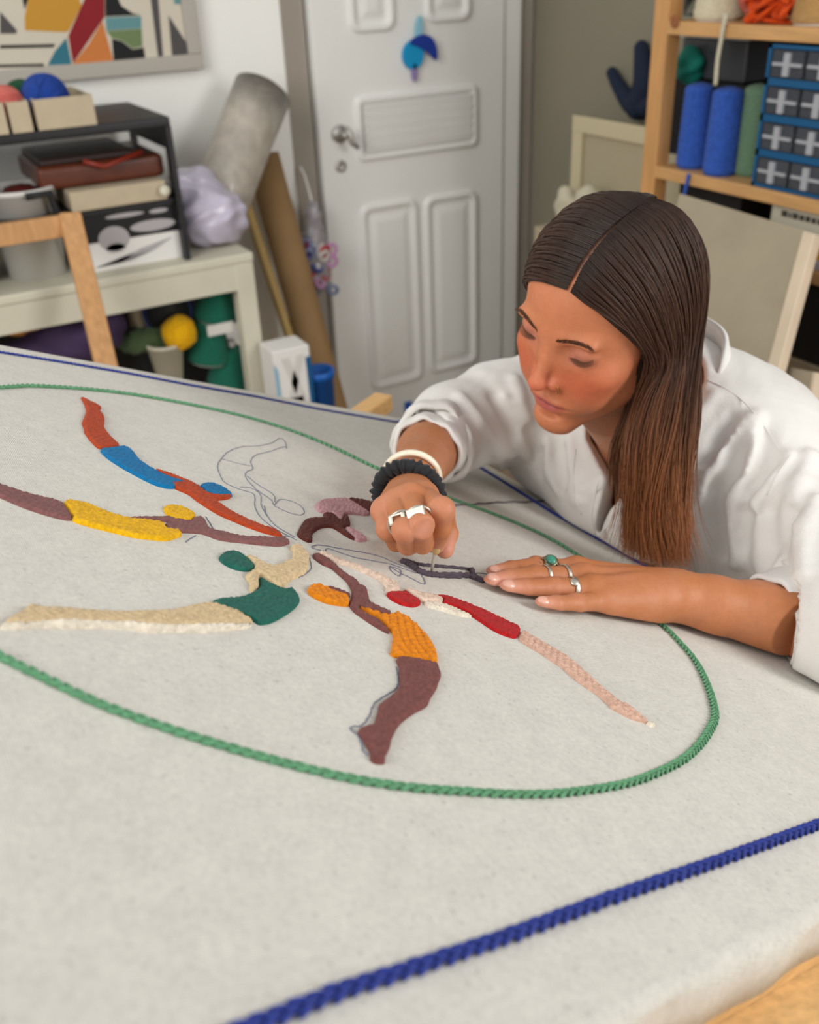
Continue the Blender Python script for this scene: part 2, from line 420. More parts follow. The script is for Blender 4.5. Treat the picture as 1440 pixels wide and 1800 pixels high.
n0, n1 = cuv(1090, 1800), cuv(1440, 1617)
f0, f1 = cuv(0, 603), cuv(667, 727)
r0, r1 = cuv(706, 743), cuv(1735, 1344)
dr = r1 - r0; nr = V(-dr[1], dr[0]); nr /= np.linalg.norm(nr)
if nr[0] < 0: nr = -nr
r0e = r0 + nr * 0.045
Cfr = isect(f0, f1 - f0, r0e, dr); Cnr = isect(n0, n1 - n0, r0e, dr)
Cfl = Cfr + (f0 - f1) / np.linalg.norm(f1 - f0) * 0.93
Cnl = Cnr + (n0 - n1) / np.linalg.norm(n1 - n0) * 0.93
root = empty('embroidered_canvas', un((Cnr + Cfl) / 2), 'large oatmeal canvas on a stretcher, embroidered with a ring of coloured swimmers', 'canvas')
TH = 0.034
def canvas_body():
    # a soft slab: top grid with a rounded lip, sides turned down
    c = [Cnl, Cnr, Cfr, Cfl]; n = 90; rim = [(-0.0001, -TH), (0.0, -TH * .5), (0.0, -.007), (.0012, -.0035), (.0035, -.0012), (.007, 0.0)]
    vs = []; fs = []
    ring = []
    cc = sum(c) / 4
    for k in range(4):
        for i in range(n): ring.append(c[k] + (c[(k + 1) % 4] - c[k]) * i / n)
    m = len(ring)
    for ins, h in rim:
        for k, p in enumerate(ring):
            d = cc - p; q = p + d / np.linalg.norm(d) * ins * 1.3
            wob = 0.0012 * math.sin(k * .37) + .0008 * math.sin(k * .93 + 2) if h < -.004 else 0.0006 * math.sin(k * .31)
            q = q - d / np.linalg.norm(d) * wob
            vs.append(un(q, h))
    for j in range(len(rim) - 1):
        for k in range(m): fs.append((j * m + k, j * m + (k + 1) % m, (j + 1) * m + (k + 1) % m, (j + 1) * m + k))
    last = (len(rim) - 1) * m
    fs.append(tuple(last + k for k in range(m))); fs.append(tuple(range(m))[::-1])
    b = MB(); b.add(vs, fs); o = b.build('stretched_cloth', M_canvas, root, smooth=True)
    o.data.polygons[len(o.data.polygons) - 1].use_smooth = False; o.data.polygons[len(o.data.polygons) - 2].use_smooth = False
canvas_body()

YARN = {}
def yarn(nm, c, stripes=False, rough=0.9, sc=260):
    if nm in YARN: return YARN[nm]
    YARN[nm] = mat('yarn_' + nm, c, rough, noise=0.22, nscale=sc, bump=0.9, bscale=700, sheen=0.08, spec=0.2); return YARN[nm]
RUST = yarn('rust', rgb(190, 72, 32)); BLUE = yarn('blue', rgb(10, 122, 180)); YEL = yarn('yellow', rgb(245, 188, 16))
MAU = yarn('mauve', rgb(140, 94, 92)); MAU2 = yarn('mauve_brown', rgb(130, 78, 74)); TEAL = yarn('teal', rgb(34, 104, 90))
CREAM = yarn('cream', rgb(226, 200, 158)); PINK = yarn('pink', rgb(208, 160, 166)); BRN = yarn('brown', rgb(98, 45, 36))
ORG = yarn('orange', rgb(236, 140, 18)); RED = yarn('red', rgb(190, 28, 30)); BEI = yarn('beige', rgb(228, 186, 164)); BEI2 = yarn('pale_beige', rgb(240, 214, 194))
IVO = yarn('ivory', rgb(244, 232, 212)); DKM = yarn('plum', rgb(92, 80, 90)); GRN = yarn('green', rgb(108, 166, 124)); COB = yarn('cobalt', rgb(50, 66, 152))

def chaikin(p, n=2):
    for _ in range(n):
        q = np.roll(p, -1, 0); a = p * .8 + q * .2; b = p * .2 + q * .8; p = np.stack([a, b], 1).reshape(-1, 2)
    return p
def sd_poly(P, poly):
    d = np.full(len(P), 1e9); s = np.zeros(len(P), bool); n = len(poly)
    for i in range(n):
        a = poly[i]; b = poly[(i + 1) % n]; e = b - a; w_ = P - a
        t = np.clip(w_ @ e / (e @ e + 1e-15), 0, 1); q = w_ - t[:, None] * e; d = np.minimum(d, (q * q).sum(1))
        c = (a[1] > P[:, 1]) != (b[1] > P[:, 1])
        if c.any():
            xi = a[0] + (P[:, 1] - a[1]) / (b[1] - a[1] + 1e-15) * e[0]; s ^= c & (P[:, 0] < xi)
    d = np.sqrt(d); return np.where(s, -d, d)
def patch(name, parent, pts, conv, m, H=0.0026, stripe=None, tuft=0.0, step=0.0014, lab=None, stitch=(0.0042, 0.0007)):
    poly = chaikin(np.array([cuv(*conv(x, y)) for x, y in pts]), 2)
    if tuft:
        n = len(poly); k = np.arange(n); poly = poly + tuft * np.c_[np.sin(k * 5.1), np.cos(k * 7.3)]
    lo = poly.min(0) - 3 * step; hi = poly.max(0) + 3 * step; nn = np.ceil((hi - lo) / step).astype(int) + 1
    gx, gy = np.meshgrid(lo[0] + step * np.arange(nn[0]), lo[1] + step * np.arange(nn[1]), indexing='ij')
    P = np.c_[gx.ravel(), gy.ravel()]; sd = sd_poly(P, poly).reshape(nn); G = np.stack(np.gradient(sd, step), 2)
    ins = sd < 0; cell = ins[:-1, :-1] | ins[1:, :-1] | ins[:-1, 1:] | ins[1:, 1:]
    use = np.zeros(nn, bool); use[:-1, :-1] |= cell; use[1:, :-1] |= cell; use[:-1, 1:] |= cell; use[1:, 1:] |= cell
    ix = np.full(nn, -1); ix[use] = np.arange(use.sum())
    p = np.stack([gx, gy], 2)[use]; s = sd[use]; g = G[use]; out = s >= 0
    p[out] -= (g[out] / (np.linalg.norm(g[out], axis=1, keepdims=True) + 1e-9)) * s[out][:, None]
    t = np.clip(-s / 0.0022, 0, 1); h = H * np.sqrt(1 - (1 - t) ** 2)
    if stripe is not None:
        a, per, amp = stripe; c = (p[:, 0] * math.cos(a) + p[:, 1] * math.sin(a)) + .004 * np.sin(p[:, 1] * 60)
        e = -p[:, 0] * math.sin(a) + p[:, 1] * math.cos(a)
        row = np.floor(c / per); h = h + amp * t * (np.abs(np.sin(c / per * math.pi)) - .5) + amp * .6 * t * np.sin(e / .0028 * math.pi + row * math.pi)
    else:
        per, amp = stitch
        h = h + amp * t * (np.sin(p[:, 0] / per * 5.2 + 2 * np.sin(p[:, 1] * 210)) * np.sin(p[:, 1] / per * 4.4 + 2 * np.sin(p[:, 0] * 190)))
    h = np.where(out, -0.0004, h) + 0.0003
    Wp = O0 + p[:, :1] * E1 + p[:, 1:] * E2 + h[:, None] * NU
    q = np.stack([ix[:-1, :-1], ix[1:, :-1], ix[1:, 1:], ix[:-1, 1:]], 2)[cell]
    o = mesh_np(name, Wp, q, m, parent); 
    if lab: o['label'] = lab
    return o
z2 = lambda x, y: (x / 2.571, 660 + y / 2.571)
z3 = lambda x, y: (360 + x / 2.667, 740 + y / 2.667)
z4 = lambda x, y: (480 + x / 4.5, 920 + y / 4.5)
z4b = lambda x, y: (560 + x / 4.5, 1000 + y / 4.5)
z5 = lambda x, y: (880 + x / 2.571, 1100 + y / 2.571)
z24 = lambda x, y: (640 + x / 2.4, 740 + y / 2.4)
z7 = lambda x, y: (640 + x / 6.209, 740 + y / 6.209)

# swimmer with rust limbs
A = patch('stitched_swimmer', root, [(360,97),(400,120),(463,150),(445,160),(470,185),(473,210),(468,240),(500,285),(547,325),(500,334),(445,338),(400,290),(380,262),(378,240),(367,218),(380,190),(390,160),(378,128)], z2, RUST, lab='rust orange stitched legs of the swimmer in blue')
patch('swimsuit', A, [(445,338),(500,334),(547,325),(580,332),(610,360),(625,385),(680,425),(770,470),(860,492),(790,497),(795,513),(760,515),(700,500),(620,460),(540,415),(480,375)], z2, BLUE, lab='blue stitched swimsuit')
patch('arm', A, [(680,425),(760,447),(880,493),(930,535),(960,545),(1050,546),(1030,563),(975,568),(1010,600),(1100,650),(1180,685),(1240,700),(1285,735),(1200,718),(1100,682),(1000,640),(900,580),(860,545),(790,515),(757,487),(800,486),(860,492),(800,478),(740,455)], z2, RUST, tuft=.0003)
patch('swim_cap', A, [(895,500),(950,490),(1010,510),(1057,550),(1030,552),(960,545),(930,535)], z2, BLUE, lab='blue stitched swim cap')
# swimmer with mauve limbs and yellow suit
B = patch('stitched_swimmer', root, [(-160,440),(-60,478),(0,500),(130,545),(280,578),(300,610),(325,640),(320,663),(220,640),(100,600),(0,555),(-80,530),(-170,500)], z2, MAU, lab='mauve stitched legs of the swimmer in yellow')
patch('swimsuit', B, [(280,578),(330,575),(400,592),(500,635),(570,655),(650,664),(740,672),(745,700),(800,708),(825,722),(790,745),(700,750),(600,735),(450,700),(323,663),(325,640),(300,610)], z2, YEL, tuft=.0006, H=.0032, lab='yellow stitched swimsuit')
patch('arm', B, [(565,652),(680,646),(760,645),(790,655),(850,666),(885,645),(925,650),(937,695),(1000,715),(1100,735),(1200,738),(1290,738),(1310,760),(1290,775),(1150,768),(1000,750),(900,715),(800,712),(750,700),(742,680),(770,664),(650,662)], z2, MAU, tuft=.0005)
patch('swim_cap', B, [(730,600),(790,592),(850,610),(888,640),(860,666),(800,660),(750,630)], z2, YEL, tuft=.0005, lab='yellow stitched swim cap')
# cream and teal swimmer
Cc = patch('stitched_swimmer', root, [(0,1140),(70,1095),(130,1050),(200,1070),(300,1068),(430,1085),(600,1085),(750,1080),(850,1060),(930,1040),(1000,1055),(1080,1085),(1145,1130),(1110,1140),(950,1148),(700,1150),(550,1134),(300,1130),(100,1138)], z2, CREAM, tuft=.0005, H=.004, lab='cream stitched legs of the swimmer in teal')
patch('leg_edging', Cc, [(-20,1150),(60,1136),(300,1128),(550,1132),(700,1148),(950,1146),(1110,1138),(1145,1132),(1100,1152),(950,1164),(700,1167),(550,1149),(300,1144),(100,1149)], z2, IVO, tuft=.0006, H=.0045, lab='ivory stitched edging under the legs')
patch('arm', Cc, [(1100,822),(1150,838),(1220,880),(1270,860),(1320,840),(1325,810),(1308,783),(1335,775),(1360,785),(1395,820),(1395,870),(1370,910),(1300,930),(1295,965),(1240,965),(1200,935),(1165,905),(1170,960),(1150,985),(1130,985),(1125,940),(1105,905),(1160,882)], z2, CREAM, tuft=.0005, H=.004)
patch('swimsuit', Cc, [(940,1030),(1000,1015),(1080,1012),(1150,985),(1172,960),(1167,910),(1210,945),(1280,975),(1320,965),(1360,1020),(1330,1060),(1270,1100),(1220,1125),(1170,1133),(1140,1110),(1050,1070)], z2, TEAL, lab='teal stitched swimsuit')
patch('swim_cap', Cc, [(985,825),(1020,800),(1070,803),(1110,825),(1160,880),(1110,890),(1050,878),(1000,850)], z2, TEAL, lab='teal stitched swim cap')
# brown and pink swimmer
Dd = patch('stitched_swimmer', root, [(425,540),(450,490),(470,465),(520,460),(562,462),(550,435),(600,440),(640,480),(655,440),(672,450),(685,500),(645,504),(660,522),(710,565),(670,550),(620,515),(590,500),(540,505),(500,535),(507,570),(480,573)], z3, BRN, lab='dark brown stitched arms of the swimmer in pink')
patch('swimsuit', Dd, [(512,405),(530,380),(580,370),(665,368),(700,390),(780,440),(760,448),(700,440),(655,440),(640,478),(600,442),(552,434),(530,428)], z3, PINK, lab='pink stitched swimsuit')
patch('leg', Dd, [(665,365),(740,375),(830,400),(890,420),(880,450),(780,440),(720,412),(685,388)], z3, BRN)
patch('swim_cap', Dd, [(650,505),(680,505),(740,540),(765,565),(710,570),(685,545)], z3, PINK, lab='pink stitched swim cap')
# mauve and orange swimmer, nearest
Ee = patch('stitched_swimmer', root, [(605,712),(700,715),(850,745),(945,765),(965,850),(950,920),(890,1020),(860,1095),(750,1150),(620,1250),(580,1360),(535,1480),(520,1550),(470,1558),(410,1530),(395,1440),(340,1350),(300,1300),(330,1265),(440,1250),(460,1120),(500,1060),(630,970),(638,880),(635,790)], z4b, MAU2, tuft=.0003, H=.003, lab='mauve stitched legs of the swimmer in orange')
patch('swimsuit', Ee, [(300,300),(450,365),(560,388),(600,355),(700,400),(800,490),(890,600),(930,680),(942,767),(830,742),(720,715),(600,712),(560,680),(575,640),(580,600),(592,530),(540,470),(470,400),(380,350)], z4b, ORG, stripe=(-.25, .0062, .0012), H=.0032, step=.0011, lab='orange chain-stitched swimsuit')
patch('arm', Ee, [(305,255),(350,250),(430,290),(500,345),(570,410),(650,455),(690,505),(740,520),(755,600),(770,640),(850,680),(940,712),(920,745),(830,735),(740,700),(655,662),(720,725),(830,775),(900,845),(925,885),(850,850),(740,780),(640,710),(600,665),(610,600),(625,560),(600,490),(540,430),(460,360),(380,330),(320,280)], z4, MAU2, tuft=.0002, H=.0026)
patch('swim_cap', Ee, [(265,530),(300,500),(370,508),(420,530),(500,565),(600,592),(600,665),(540,660),(420,640),(330,600),(280,565)], z4, ORG, stripe=(.9, .006, .001), H=.0034, step=.0011, lab='orange stitched swim cap')
patch('hair', Ee, [(380,508),(460,515),(540,545),(615,577),(600,592),(500,566),(410,528)], z4, MAU2)
# beige and red swimmer
Ff = patch('stitched_swimmer', root, [(95,25),(160,70),(270,130),(350,190),(390,230),(480,310),(530,350),(600,385),(650,430),(672,448),(600,430),(520,390),(485,365),(470,340),(340,250),(260,180),(180,130),(75,65)], z5, BEI, stripe=(.3, .005, .0008), tuft=.0004, H=.003, step=.0011, lab='pale beige stitched legs of the swimmer in red')
patch('toe', Ff, [(655,440),(680,443),(702,455),(684,463),(660,452)], z5, IVO)
patch('swimsuit', Ff, [(285,738),(340,742),(420,770),(520,810),(600,850),(665,880),(643,925),(580,905),(540,885),(460,830),(400,795),(330,772),(335,752)], z24, RED, lab='red stitched swimsuit')
patch('arm', Ff, [(350,232),(420,247),(520,297),(640,335),(760,385),(850,420),(900,450),(980,490),(1010,535),(950,552),(885,547),(880,490),(830,452),(760,418),(640,362),(500,322),(400,275)], z4, BEI2, tuft=.0007, H=.003)
patch('shoulder', Ff, [(1040,520),(1150,560),(1260,580),(1340,600),(1345,625),(1260,632),(1175,628),(1070,565)], z4, BEI2, tuft=.0007, H=.003)
patch('strap', Ff, [(245,765),(330,775),(400,805),(462,832),(420,830),(330,805),(260,785)], z24, IVO, tuft=.0006)
patch('swim_cap', Ff, [(880,555),(1010,552),(1050,540),(1070,570),(1172,628),(1160,655),(1100,670),(1010,650),(930,610)], z4, RED, lab='red stitched swim cap')

# chain-stitched cords
def cord(name, pts2, rad, pitch, m, lab, closed=False, parent=root):
    P = np.array(pts2); 
    if closed: P = np.vstack([P, P[:1]])
    seg = np.r_[0, np.cumsum(np.linalg.norm(np.diff(P, axis=0), axis=1))]; n = int(seg[-1] / pitch)
    s = np.linspace(0, seg[-1], n); X = np.interp(s, seg, P[:, 0]); Y = np.interp(s, seg, P[:, 1]); b = MB()
    T = np.gradient(np.c_[X, Y], axis=0); T /= np.linalg.norm(T, axis=1, keepdims=True)
    # each stitch: two leaf-shaped strands that overlap the next one
    for i in range(n):
        t = T[i]; nn = V(-t[1], t[0]); j = 1 + .12 * math.sin(i * 2.7)
        for sgn in (-1, 1):
            d2 = t * math.cos(.42) - sgn * nn * math.sin(.42)
            c2 = V(X[i], Y[i]) + sgn * nn * rad * .45 * j
            ax = np.array([d2[0] * E1 + d2[1] * E2, (-d2[1]) * E1 + d2[0] * E2, NU])
            b.ell(un(c2, rad * .62), (pitch * .88, rad * .50 * j, rad * .76), ax, 8, 6)
    o = b.build(name, m, parent, smooth=True); o['kind'] = 'stuff'
    if lab: o['label'] = lab
    return o
gp = [(0,1157),(52,1183),(104,1208.3),(173.6,1240.6),(243,1266.7),(347,1301.4),(479,1339.6),(608,1370.8),(716.7,1387.5),(816.7,1395),(912.5,1400),(995.8,1396.7),(1094,1382),(1152,1362.5),(1206.7,1333),(1243.7,1290.6),(1255,1248),(1228,1174),(1187,1123),(1148,1086),(1100,1040),(1040,994),(960,945),(870,906),(773,871),(666.7,826.7),(583,787),(500,754.4),(388.9,723.9),(222,693.3),(72,680.6),(0,682.8)]
g2 = [cuv(*p) for p in gp]
ctr = sum(g2[::4]) / len(g2[::4])
a_, b_ = g2[-1], g2[0]; ta = a_ - g2[-2]; tb = b_ - g2[1]; ta /= np.linalg.norm(ta); tb /= np.linalg.norm(tb)
Lh = np.linalg.norm(a_ - b_) * .62
for k in range(1, 12):
    t = k / 12; g2.append((1-t)**3*a_ + 3*(1-t)**2*t*(a_ + ta*Lh) + 3*(1-t)*t*t*(b_ + tb*Lh) + t**3*b_)
cord('green_ring_cord', catmull(g2, 5, True), .0022, .0066, GRN, 'green chain-stitched ring around the swimmers', True)
b1 = [cuv(*p) for p in [(460,1803),(540,1771),(600,1747),(708,1713),(880,1655),(1068,1585),(1255,1520),(1440,1452)]]
b1 = [b1[0] + (b1[0] - b1[1]) * 3.2] + b1; b1.append(cuv(1735, 1344))
cord('blue_border_cord', b1, .0027, .0078, COB, 'cobalt chain-stitched border line nearest the camera')
b2 = [cuv(*p) for p in [(706,743),(800,797),(880,845),(975,905),(1085,968),(1240,1060),(1390,1145),(1440,1174),(1735,1344)]]
cord('blue_border_cord', b2, .0022, .0066, COB, 'dark blue chain-stitched border line running beneath her shirt and forearm')
b3 = [cuv(*p) for p in [(706,743),(690,742),(555,719),(444,697),(333,678),(222,657),(110,638),(0,620.5)]]; b3.append(b3[-1] + (b3[-1] - b3[-2]) * 2.4)
cord('blue_border_cord', b3, .0018, .005, COB, 'thin blue chain-stitched border line along the far edge')

def line_yarn(name, pts, conv, r, m, h=None, lab=None, parent=root, wob=.0003):
    P = catmull([cuv(*conv(*p)) for p in pts], 7); h = r * .7 if h is None else h
    rr = [r * (1 + .18 * math.sin(i * 1.9)) for i in range(len(P))]
    o = MB().tube([un(p + wob * V(math.sin(i * 2.1), math.cos(i * 1.3)), h) for i, p in enumerate(P)], rr, 6).build(name, m, parent, smooth=True)
    if lab: o['label'] = lab
    return o
G1 = line_yarn('plum_outline', [(400,1548),(450,1532),(540,1560),(640,1582),(800,1596),(1000,1612),(1175,1638),(1190,1690),(1250,1730),(1330,1765)], z7, .0016, DKM, lab='dark plum yarn outline being punched', wob=.0004)
line_yarn('plum_outline', [(400,1550),(470,1570),(540,1612),(600,1660),(700,1690),(800,1700),(1000,1700),(1150,1712),(1300,1768)], z7, .0026, DKM, wob=.0005)
line_yarn('plum_outline', [(560,1640),(640,1672),(760,1700),(900,1712),(1050,1716)], z7, .0016, DKM, wob=.0005)
line_yarn('plum_outline', [(1170,1640),(1182,1690),(1230,1730)], z7, .0024, DKM)
idp = lambda x, y: (x, y)
line_yarn('loose_yarn', [(783,887),(800,889),(840,887),(880,884),(930,883),(975,879),(1005,874)], idp, .0012, yarn('grey', rgb(120, 112, 116)), lab='grey yarn tail lying across the green ring', wob=.0008)
M_pencil = mat('pencil', rgb(120, 124, 140), .9)
def pencil(pts, conv, r=.00042): return line_yarn('pencil_line', pts, conv, r, M_pencil, h=.00015, wob=.0002)
pencil([(385,130),(375,95),(350,82),(310,105),(240,118),(170,122),(110,145),(80,175),(60,210),(70,250),(95,290),(160,320),(230,345),(235,400),(260,450),(320,500),(400,545)], z3)
pencil([(385,130),(370,122),(300,145),(240,160),(215,190),(225,225),(195,240),(195,270),(240,320),(310,370),(325,395),(350,370),(400,375),(450,400),(466,430),(440,442),(380,425),(325,398)], z3)
pencil([(80,178),(150,198),(215,212)], z3, .0003)
pencil([(280,400),(290,440),(330,490),(420,545)], z3)
pencil([(165,310),(215,315),(260,345),(265,395),(290,445)], z3)
pencil([(200,260),(250,300),(320,345),(330,380)], z3)
pencil([(500,590),(540,583),(640,600),(800,630),(900,670),(1000,710),(1032,755),(1020,765),(960,735),(900,705),(868,682),(875,705),(912,728),(918,702),(880,685)], z3, .0005)
pencil([(500,595),(560,612),(580,600),(700,640),(850,668),(920,690),(990,715)], z3, .0005)
pencil([(430,560),(400,545),(360,540)], z3)
pencil([(490,640),(500,690),(470,720),(440,735)], z3)
pencil([(615,780),(628,860),(625,920),(600,960),(520,1010),(440,1070),(400,1170),(340,1240),(265,1250),(260,1280),(310,1320),(345,1400),(352,1440),(390,1480)], z4b, .0005)
pencil([(930,640),(960,690),(930,700),(925,670)], z2)
pencil([(885,725),(850,745),(840,755)], z2)
pencil([(1190,1660),(1270,1665),(1340,1672)], z7, .0004)

# stretcher frame under the cloth and the tilted pine table top
M_pine = mat('pine', rgb(222, 178, 118), .55, noise=.22, nscale=9, stretch=(1.2, 26, 26), bump=.15, bscale=30)
b = MB()
for p, q in ((Cnl, Cnr), (Cnr, Cfr), (Cfr, Cfl), (Cfl, Cnl)):
    d = q - p; L_ = np.linalg.norm(d); d = d / L_; nn = V(-d[1], d[0]); mid = (p + q) / 2 + nn * .022
    b.box(un(mid, -TH - .006), (L_ - .006, .04, .012), np.array([d[0] * E1 + d[1] * E2, nn[0] * E1 + nn[1] * E2, NU]))
b.build('stretcher_bar', M_pine, root)
tbl = empty('drawing_table', (0.3, 0.6, 0), 'pine table with a tilted top carrying the large embroidered canvas', 'table')
hT = -TH - .0125
def tp(a, h): return un(a, h)
lo2 = V(min(Cnl[0], Cfl[0]) + .02, Cnl[1] - .16); hi2 = V(Cnr[0] - .05, max(Cfr[1], Cfl[1]) - .03)
nb = 9; wz = (hi2[1] - lo2[1]) / nb; _first = None
for i in range(nb):
    y0 = lo2[1] + wz * i
    MB().box(un(V((lo2[0] + hi2[0]) / 2, y0 + wz / 2), hT - .0125), (hi2[0] - lo2[0], wz - .0015, .024), np.array([E1, E2, NU])).build('plank', M_pine, tbl, bevel=.0015)
pl = un(V(Cfr[0] - .12, Cfr[1] + .02), 0)
for sx, y in ((lo2[0] + .08, lo2[1] + .06), (hi2[0] - .12, lo2[1] + .06), (lo2[0] + .08, hi2[1] - .08), (hi2[0] - .12, hi2[1] - .08)):
    t = un(V(sx, y), hT - .026); MB().bb((t[0] - .025, t[1] - .025, 0), (t[0] + .025, t[1] + .025, t[2] + .006)).build('leg', M_pine, tbl, bevel=.003)
# bit of table rail seen beyond the far edge of the canvas
q = [onC(603, 700, -.06), onC(660, 716, -.06)]
MB().box(at(640, 730, 1.60), (.13, .035, .03), np.array([[.86, .5, 0], [-.5, .86, 0], [0, 0, 1]])).build('rail', M_pine, tbl, bevel=.004)
# ================================================================ things along the back wall
def fb(x0, y0, x1, y1, Y):
    xm = (x0 + x1) / 2; ym = (y0 + y1) / 2
    return plane(x0, ym, 1, Y)[0], plane(x1, ym, 1, Y)[0], plane(xm, y1, 1, Y)[2], plane(xm, y0, 1, Y)[2]
def sb(x0, y0, x1, y1, X):
    xm = (x0 + x1) / 2; ym = (y0 + y1) / 2
    return plane(x1, ym, 0, X)[1], plane(x0, ym, 0, X)[1], plane(xm, y1, 0, X)[2], plane(xm, y0, 0, X)[2]
def solo(b, name, m, label, cat, group=None, **k):
    o = b.build(name, m, **k); return tag(o, label, cat, group)
M_creamw = mat('cream_laminate', rgb(206, 202, 182), .6, noise=.08, nscale=8)
M_black = mat('black_metal', rgb(30, 30, 32), .45)
M_kraft = mat('kraft', rgb(150, 118, 78), .8, noise=.1, nscale=10)
M_beige = mat('beige_card', rgb(186, 172, 146), .85, noise=.05)
M_leather = mat('brown_leather', rgb(92, 44, 26), .4, noise=.25, nscale=14, bump=.2, bscale=90)
M_darkl = mat('dark_leather', rgb(52, 36, 32), .5, noise=.2, nscale=14)
M_white = mat('white_card', rgb(228, 226, 222), .7)
M_pale = mat('pale_grey', rgb(210, 208, 202), .6)
M_dark = mat('black_card', rgb(18, 18, 20), .6)
M_blueplas = mat('blue_plastic', rgb(18, 86, 132), .4)
M_wood2 = mat('raw_wood', rgb(196, 148, 98), .6, noise=.18, nscale=8, stretch=(12, 12, 1.5))
M_greyf = mat('grey_frame', rgb(176, 170, 160), .6)

# framed abstract painting
z1 = lambda x, y: (x / 3, y / 3)
pt = empty('framed_painting', plane(180, 60, 1, YW), 'abstract painting of coloured geometric shapes in a pale grey frame', 'painting')
YP = YW - .035
X1p = plane(352, 60, 1, YP)[0]; Z0p = plane(180, 137, 1, YP)[2]; X0p = X1p - .95; Z1p = Z0p + .62; fwid = .036
b = MB().bb((X0p, YP, Z0p), (X1p, YW - .002, Z0p + fwid)).bb((X0p, YP, Z1p - fwid), (X1p, YW - .002, Z1p)).bb((X0p, YP, Z0p + fwid), (X0p + fwid, YW - .002, Z1p - fwid)).bb((X1p - fwid, YP, Z0p + fwid), (X1p, YW - .002, Z1p - fwid))
b.build('frame', M_greyf, pt, bevel=.003)
board = MB().bb((X0p + .01, YP + .012, Z0p + .01), (X1p - .01, YP + .02, Z1p - .01)).build('painted_board', mat('paint_cream', rgb(206, 198, 180), .7), pt)
PC = dict(grey=rgb(78, 74, 74), ochre=rgb(196, 142, 46), black=rgb(16, 16, 18), crimson=rgb(136, 16, 26), orange=rgb(200, 120, 58), sky=rgb(96, 142, 146), green=rgb(108, 128, 84), teal=rgb(44, 110, 128))
shapes = [('grey', [(0,60),(90,160),(85,178),(0,178)]), ('ochre', [(160,-60),(400,-60),(430,30),(362,165),(340,170),(132,160),(130,90)]), ('black', [(110,-40),(155,-20),(130,50)]),
 ('crimson', [(470,-60),(552,-40),(552,90),(385,335),(360,190)]), ('orange', [(540,110),(600,335),(385,340),(470,230)]), ('black', [(555,-60),(600,-60),(640,30),(700,70),(745,80),(555,88)]),
 ('sky', [(555,92),(745,85),(747,150),(562,162)]), ('green', [(562,164),(747,152),(752,245),(700,255),(640,212),(590,200)]), ('black', [(590,204),(640,216),(700,260),(758,250),(768,315),(600,325)]),
 ('grey', [(790,-40),(832,-40),(865,325),(838,325)]), ('grey', [(888,80),(1022,220),(1018,310),(910,310)]), ('teal', [(350,200),(378,338),(250,345),(290,270)]),
 ('black', [(0,238),(292,232),(282,250),(0,256)]), ('black', [(-60,342),(232,335),(232,350),(-60,358)]), ('sky', [(910,-60),(1002,-60),(990,20),(920,22)]), ('ochre', [(-300,-60),(-120,-40),(-60,200),(-300,260)]), ('teal', [(-100,-60),(-20,-60),(-40,120)])]
for i, (c, pg) in enumerate(shapes):
    P = []
    for q in pg:
        p = plane(*z1(*q), 1, YP + .0115); p[0] = min(max(p[0], X0p + fwid), X1p - fwid); p[2] = min(max(p[2], Z0p + fwid), Z1p - fwid); P.append(p)
    MB().prism(P, (0, .0015 + .00002 * i, 0)).build('painted_shape', mat('paint_' + c, PC[c], .7), pt)

# cream work bench
YB = 2.25
bx1 = plane(447, 460, 1, YB)[0]; bz = plane(220, 500, 1, YB)[2]; ap = .065
bench = empty('work_bench', (bx1 - .7, YB + .2, 0), 'worn cream work bench along the back wall with things above and below', 'bench')
MB().bb((bx1 - 1.5, YB, bz), (bx1, YB + .42, bz + .022)).build('bench_top', M_creamw, bench, bevel=.004)
MB().bb((bx1 - 1.48, YB + .004, bz - ap), (bx1 - .01, YB + .024, bz)).bb((bx1 - 1.48, YB + .395, bz - ap), (bx1 - .01, YB + .415, bz)).build('apron', M_creamw, bench)
for x in (bx1 - .05, bx1 - 1.47): 
    for y in (YB + .002, YB + .37): MB().bb((x, y, 0), (x + .048, y + .045, bz)).build('leg', M_creamw, bench, bevel=.003)
xl2 = plane(222, 600, 1, YB + .37)[0]
MB().bb((xl2, YB + .37, 0), (xl2 + .035, YB + .4, bz)).build('leg', M_creamw, bench, bevel=.003)
MB().bb((bx1 - 1.4, YB + .03, .08), (bx1 - .03, YB + .4, .1)).build('lower_shelf', M_creamw, bench)

# black metal rack standing on the bench
YK = YB + .03; top_z = bz + .022
rx1 = plane(320, 350, 1, YK)[0]; rz = plane(200, 215, 1, YK)[2]; rx0 = rx1 - .95
rack = empty('desk_rack', (rx1 - .4, YK + .15, top_z), 'black metal rack on the cream bench holding cases and trays', 'rack')
MB().bb((rx0, YK, rz - .022), (rx1, YK + .34, rz)).build('top', M_black, rack, bevel=.004)
MB().bb((rx1 - .012, YK, top_z), (rx1, YK + .03, rz - .02)).bb((rx1 - .012, YK + .31, top_z), (rx1, YK + .34, rz - .02)).bb((rx1 - .012, YK + .03, rz - .07), (rx1, YK + .31, rz - .02)).bb((rx1 - .012, YK + .03, top_z), (rx1, YK + .31, rz - .16)).build('side_panel', M_black, rack)
MB().bb((rx0, YK, top_z), (rx0 + .012, YK + .34, rz - .02)).build('side_panel', M_black, rack)
X0, X1, Z0, Z1 = fb(135, 345, 318, 378, YK)
ms = Z0 + .02
MB().bb((rx0 + .01, YK + .02, ms - .012), (rx1 - .012, YK + .33, ms)).build('middle_shelf', M_black, rack)
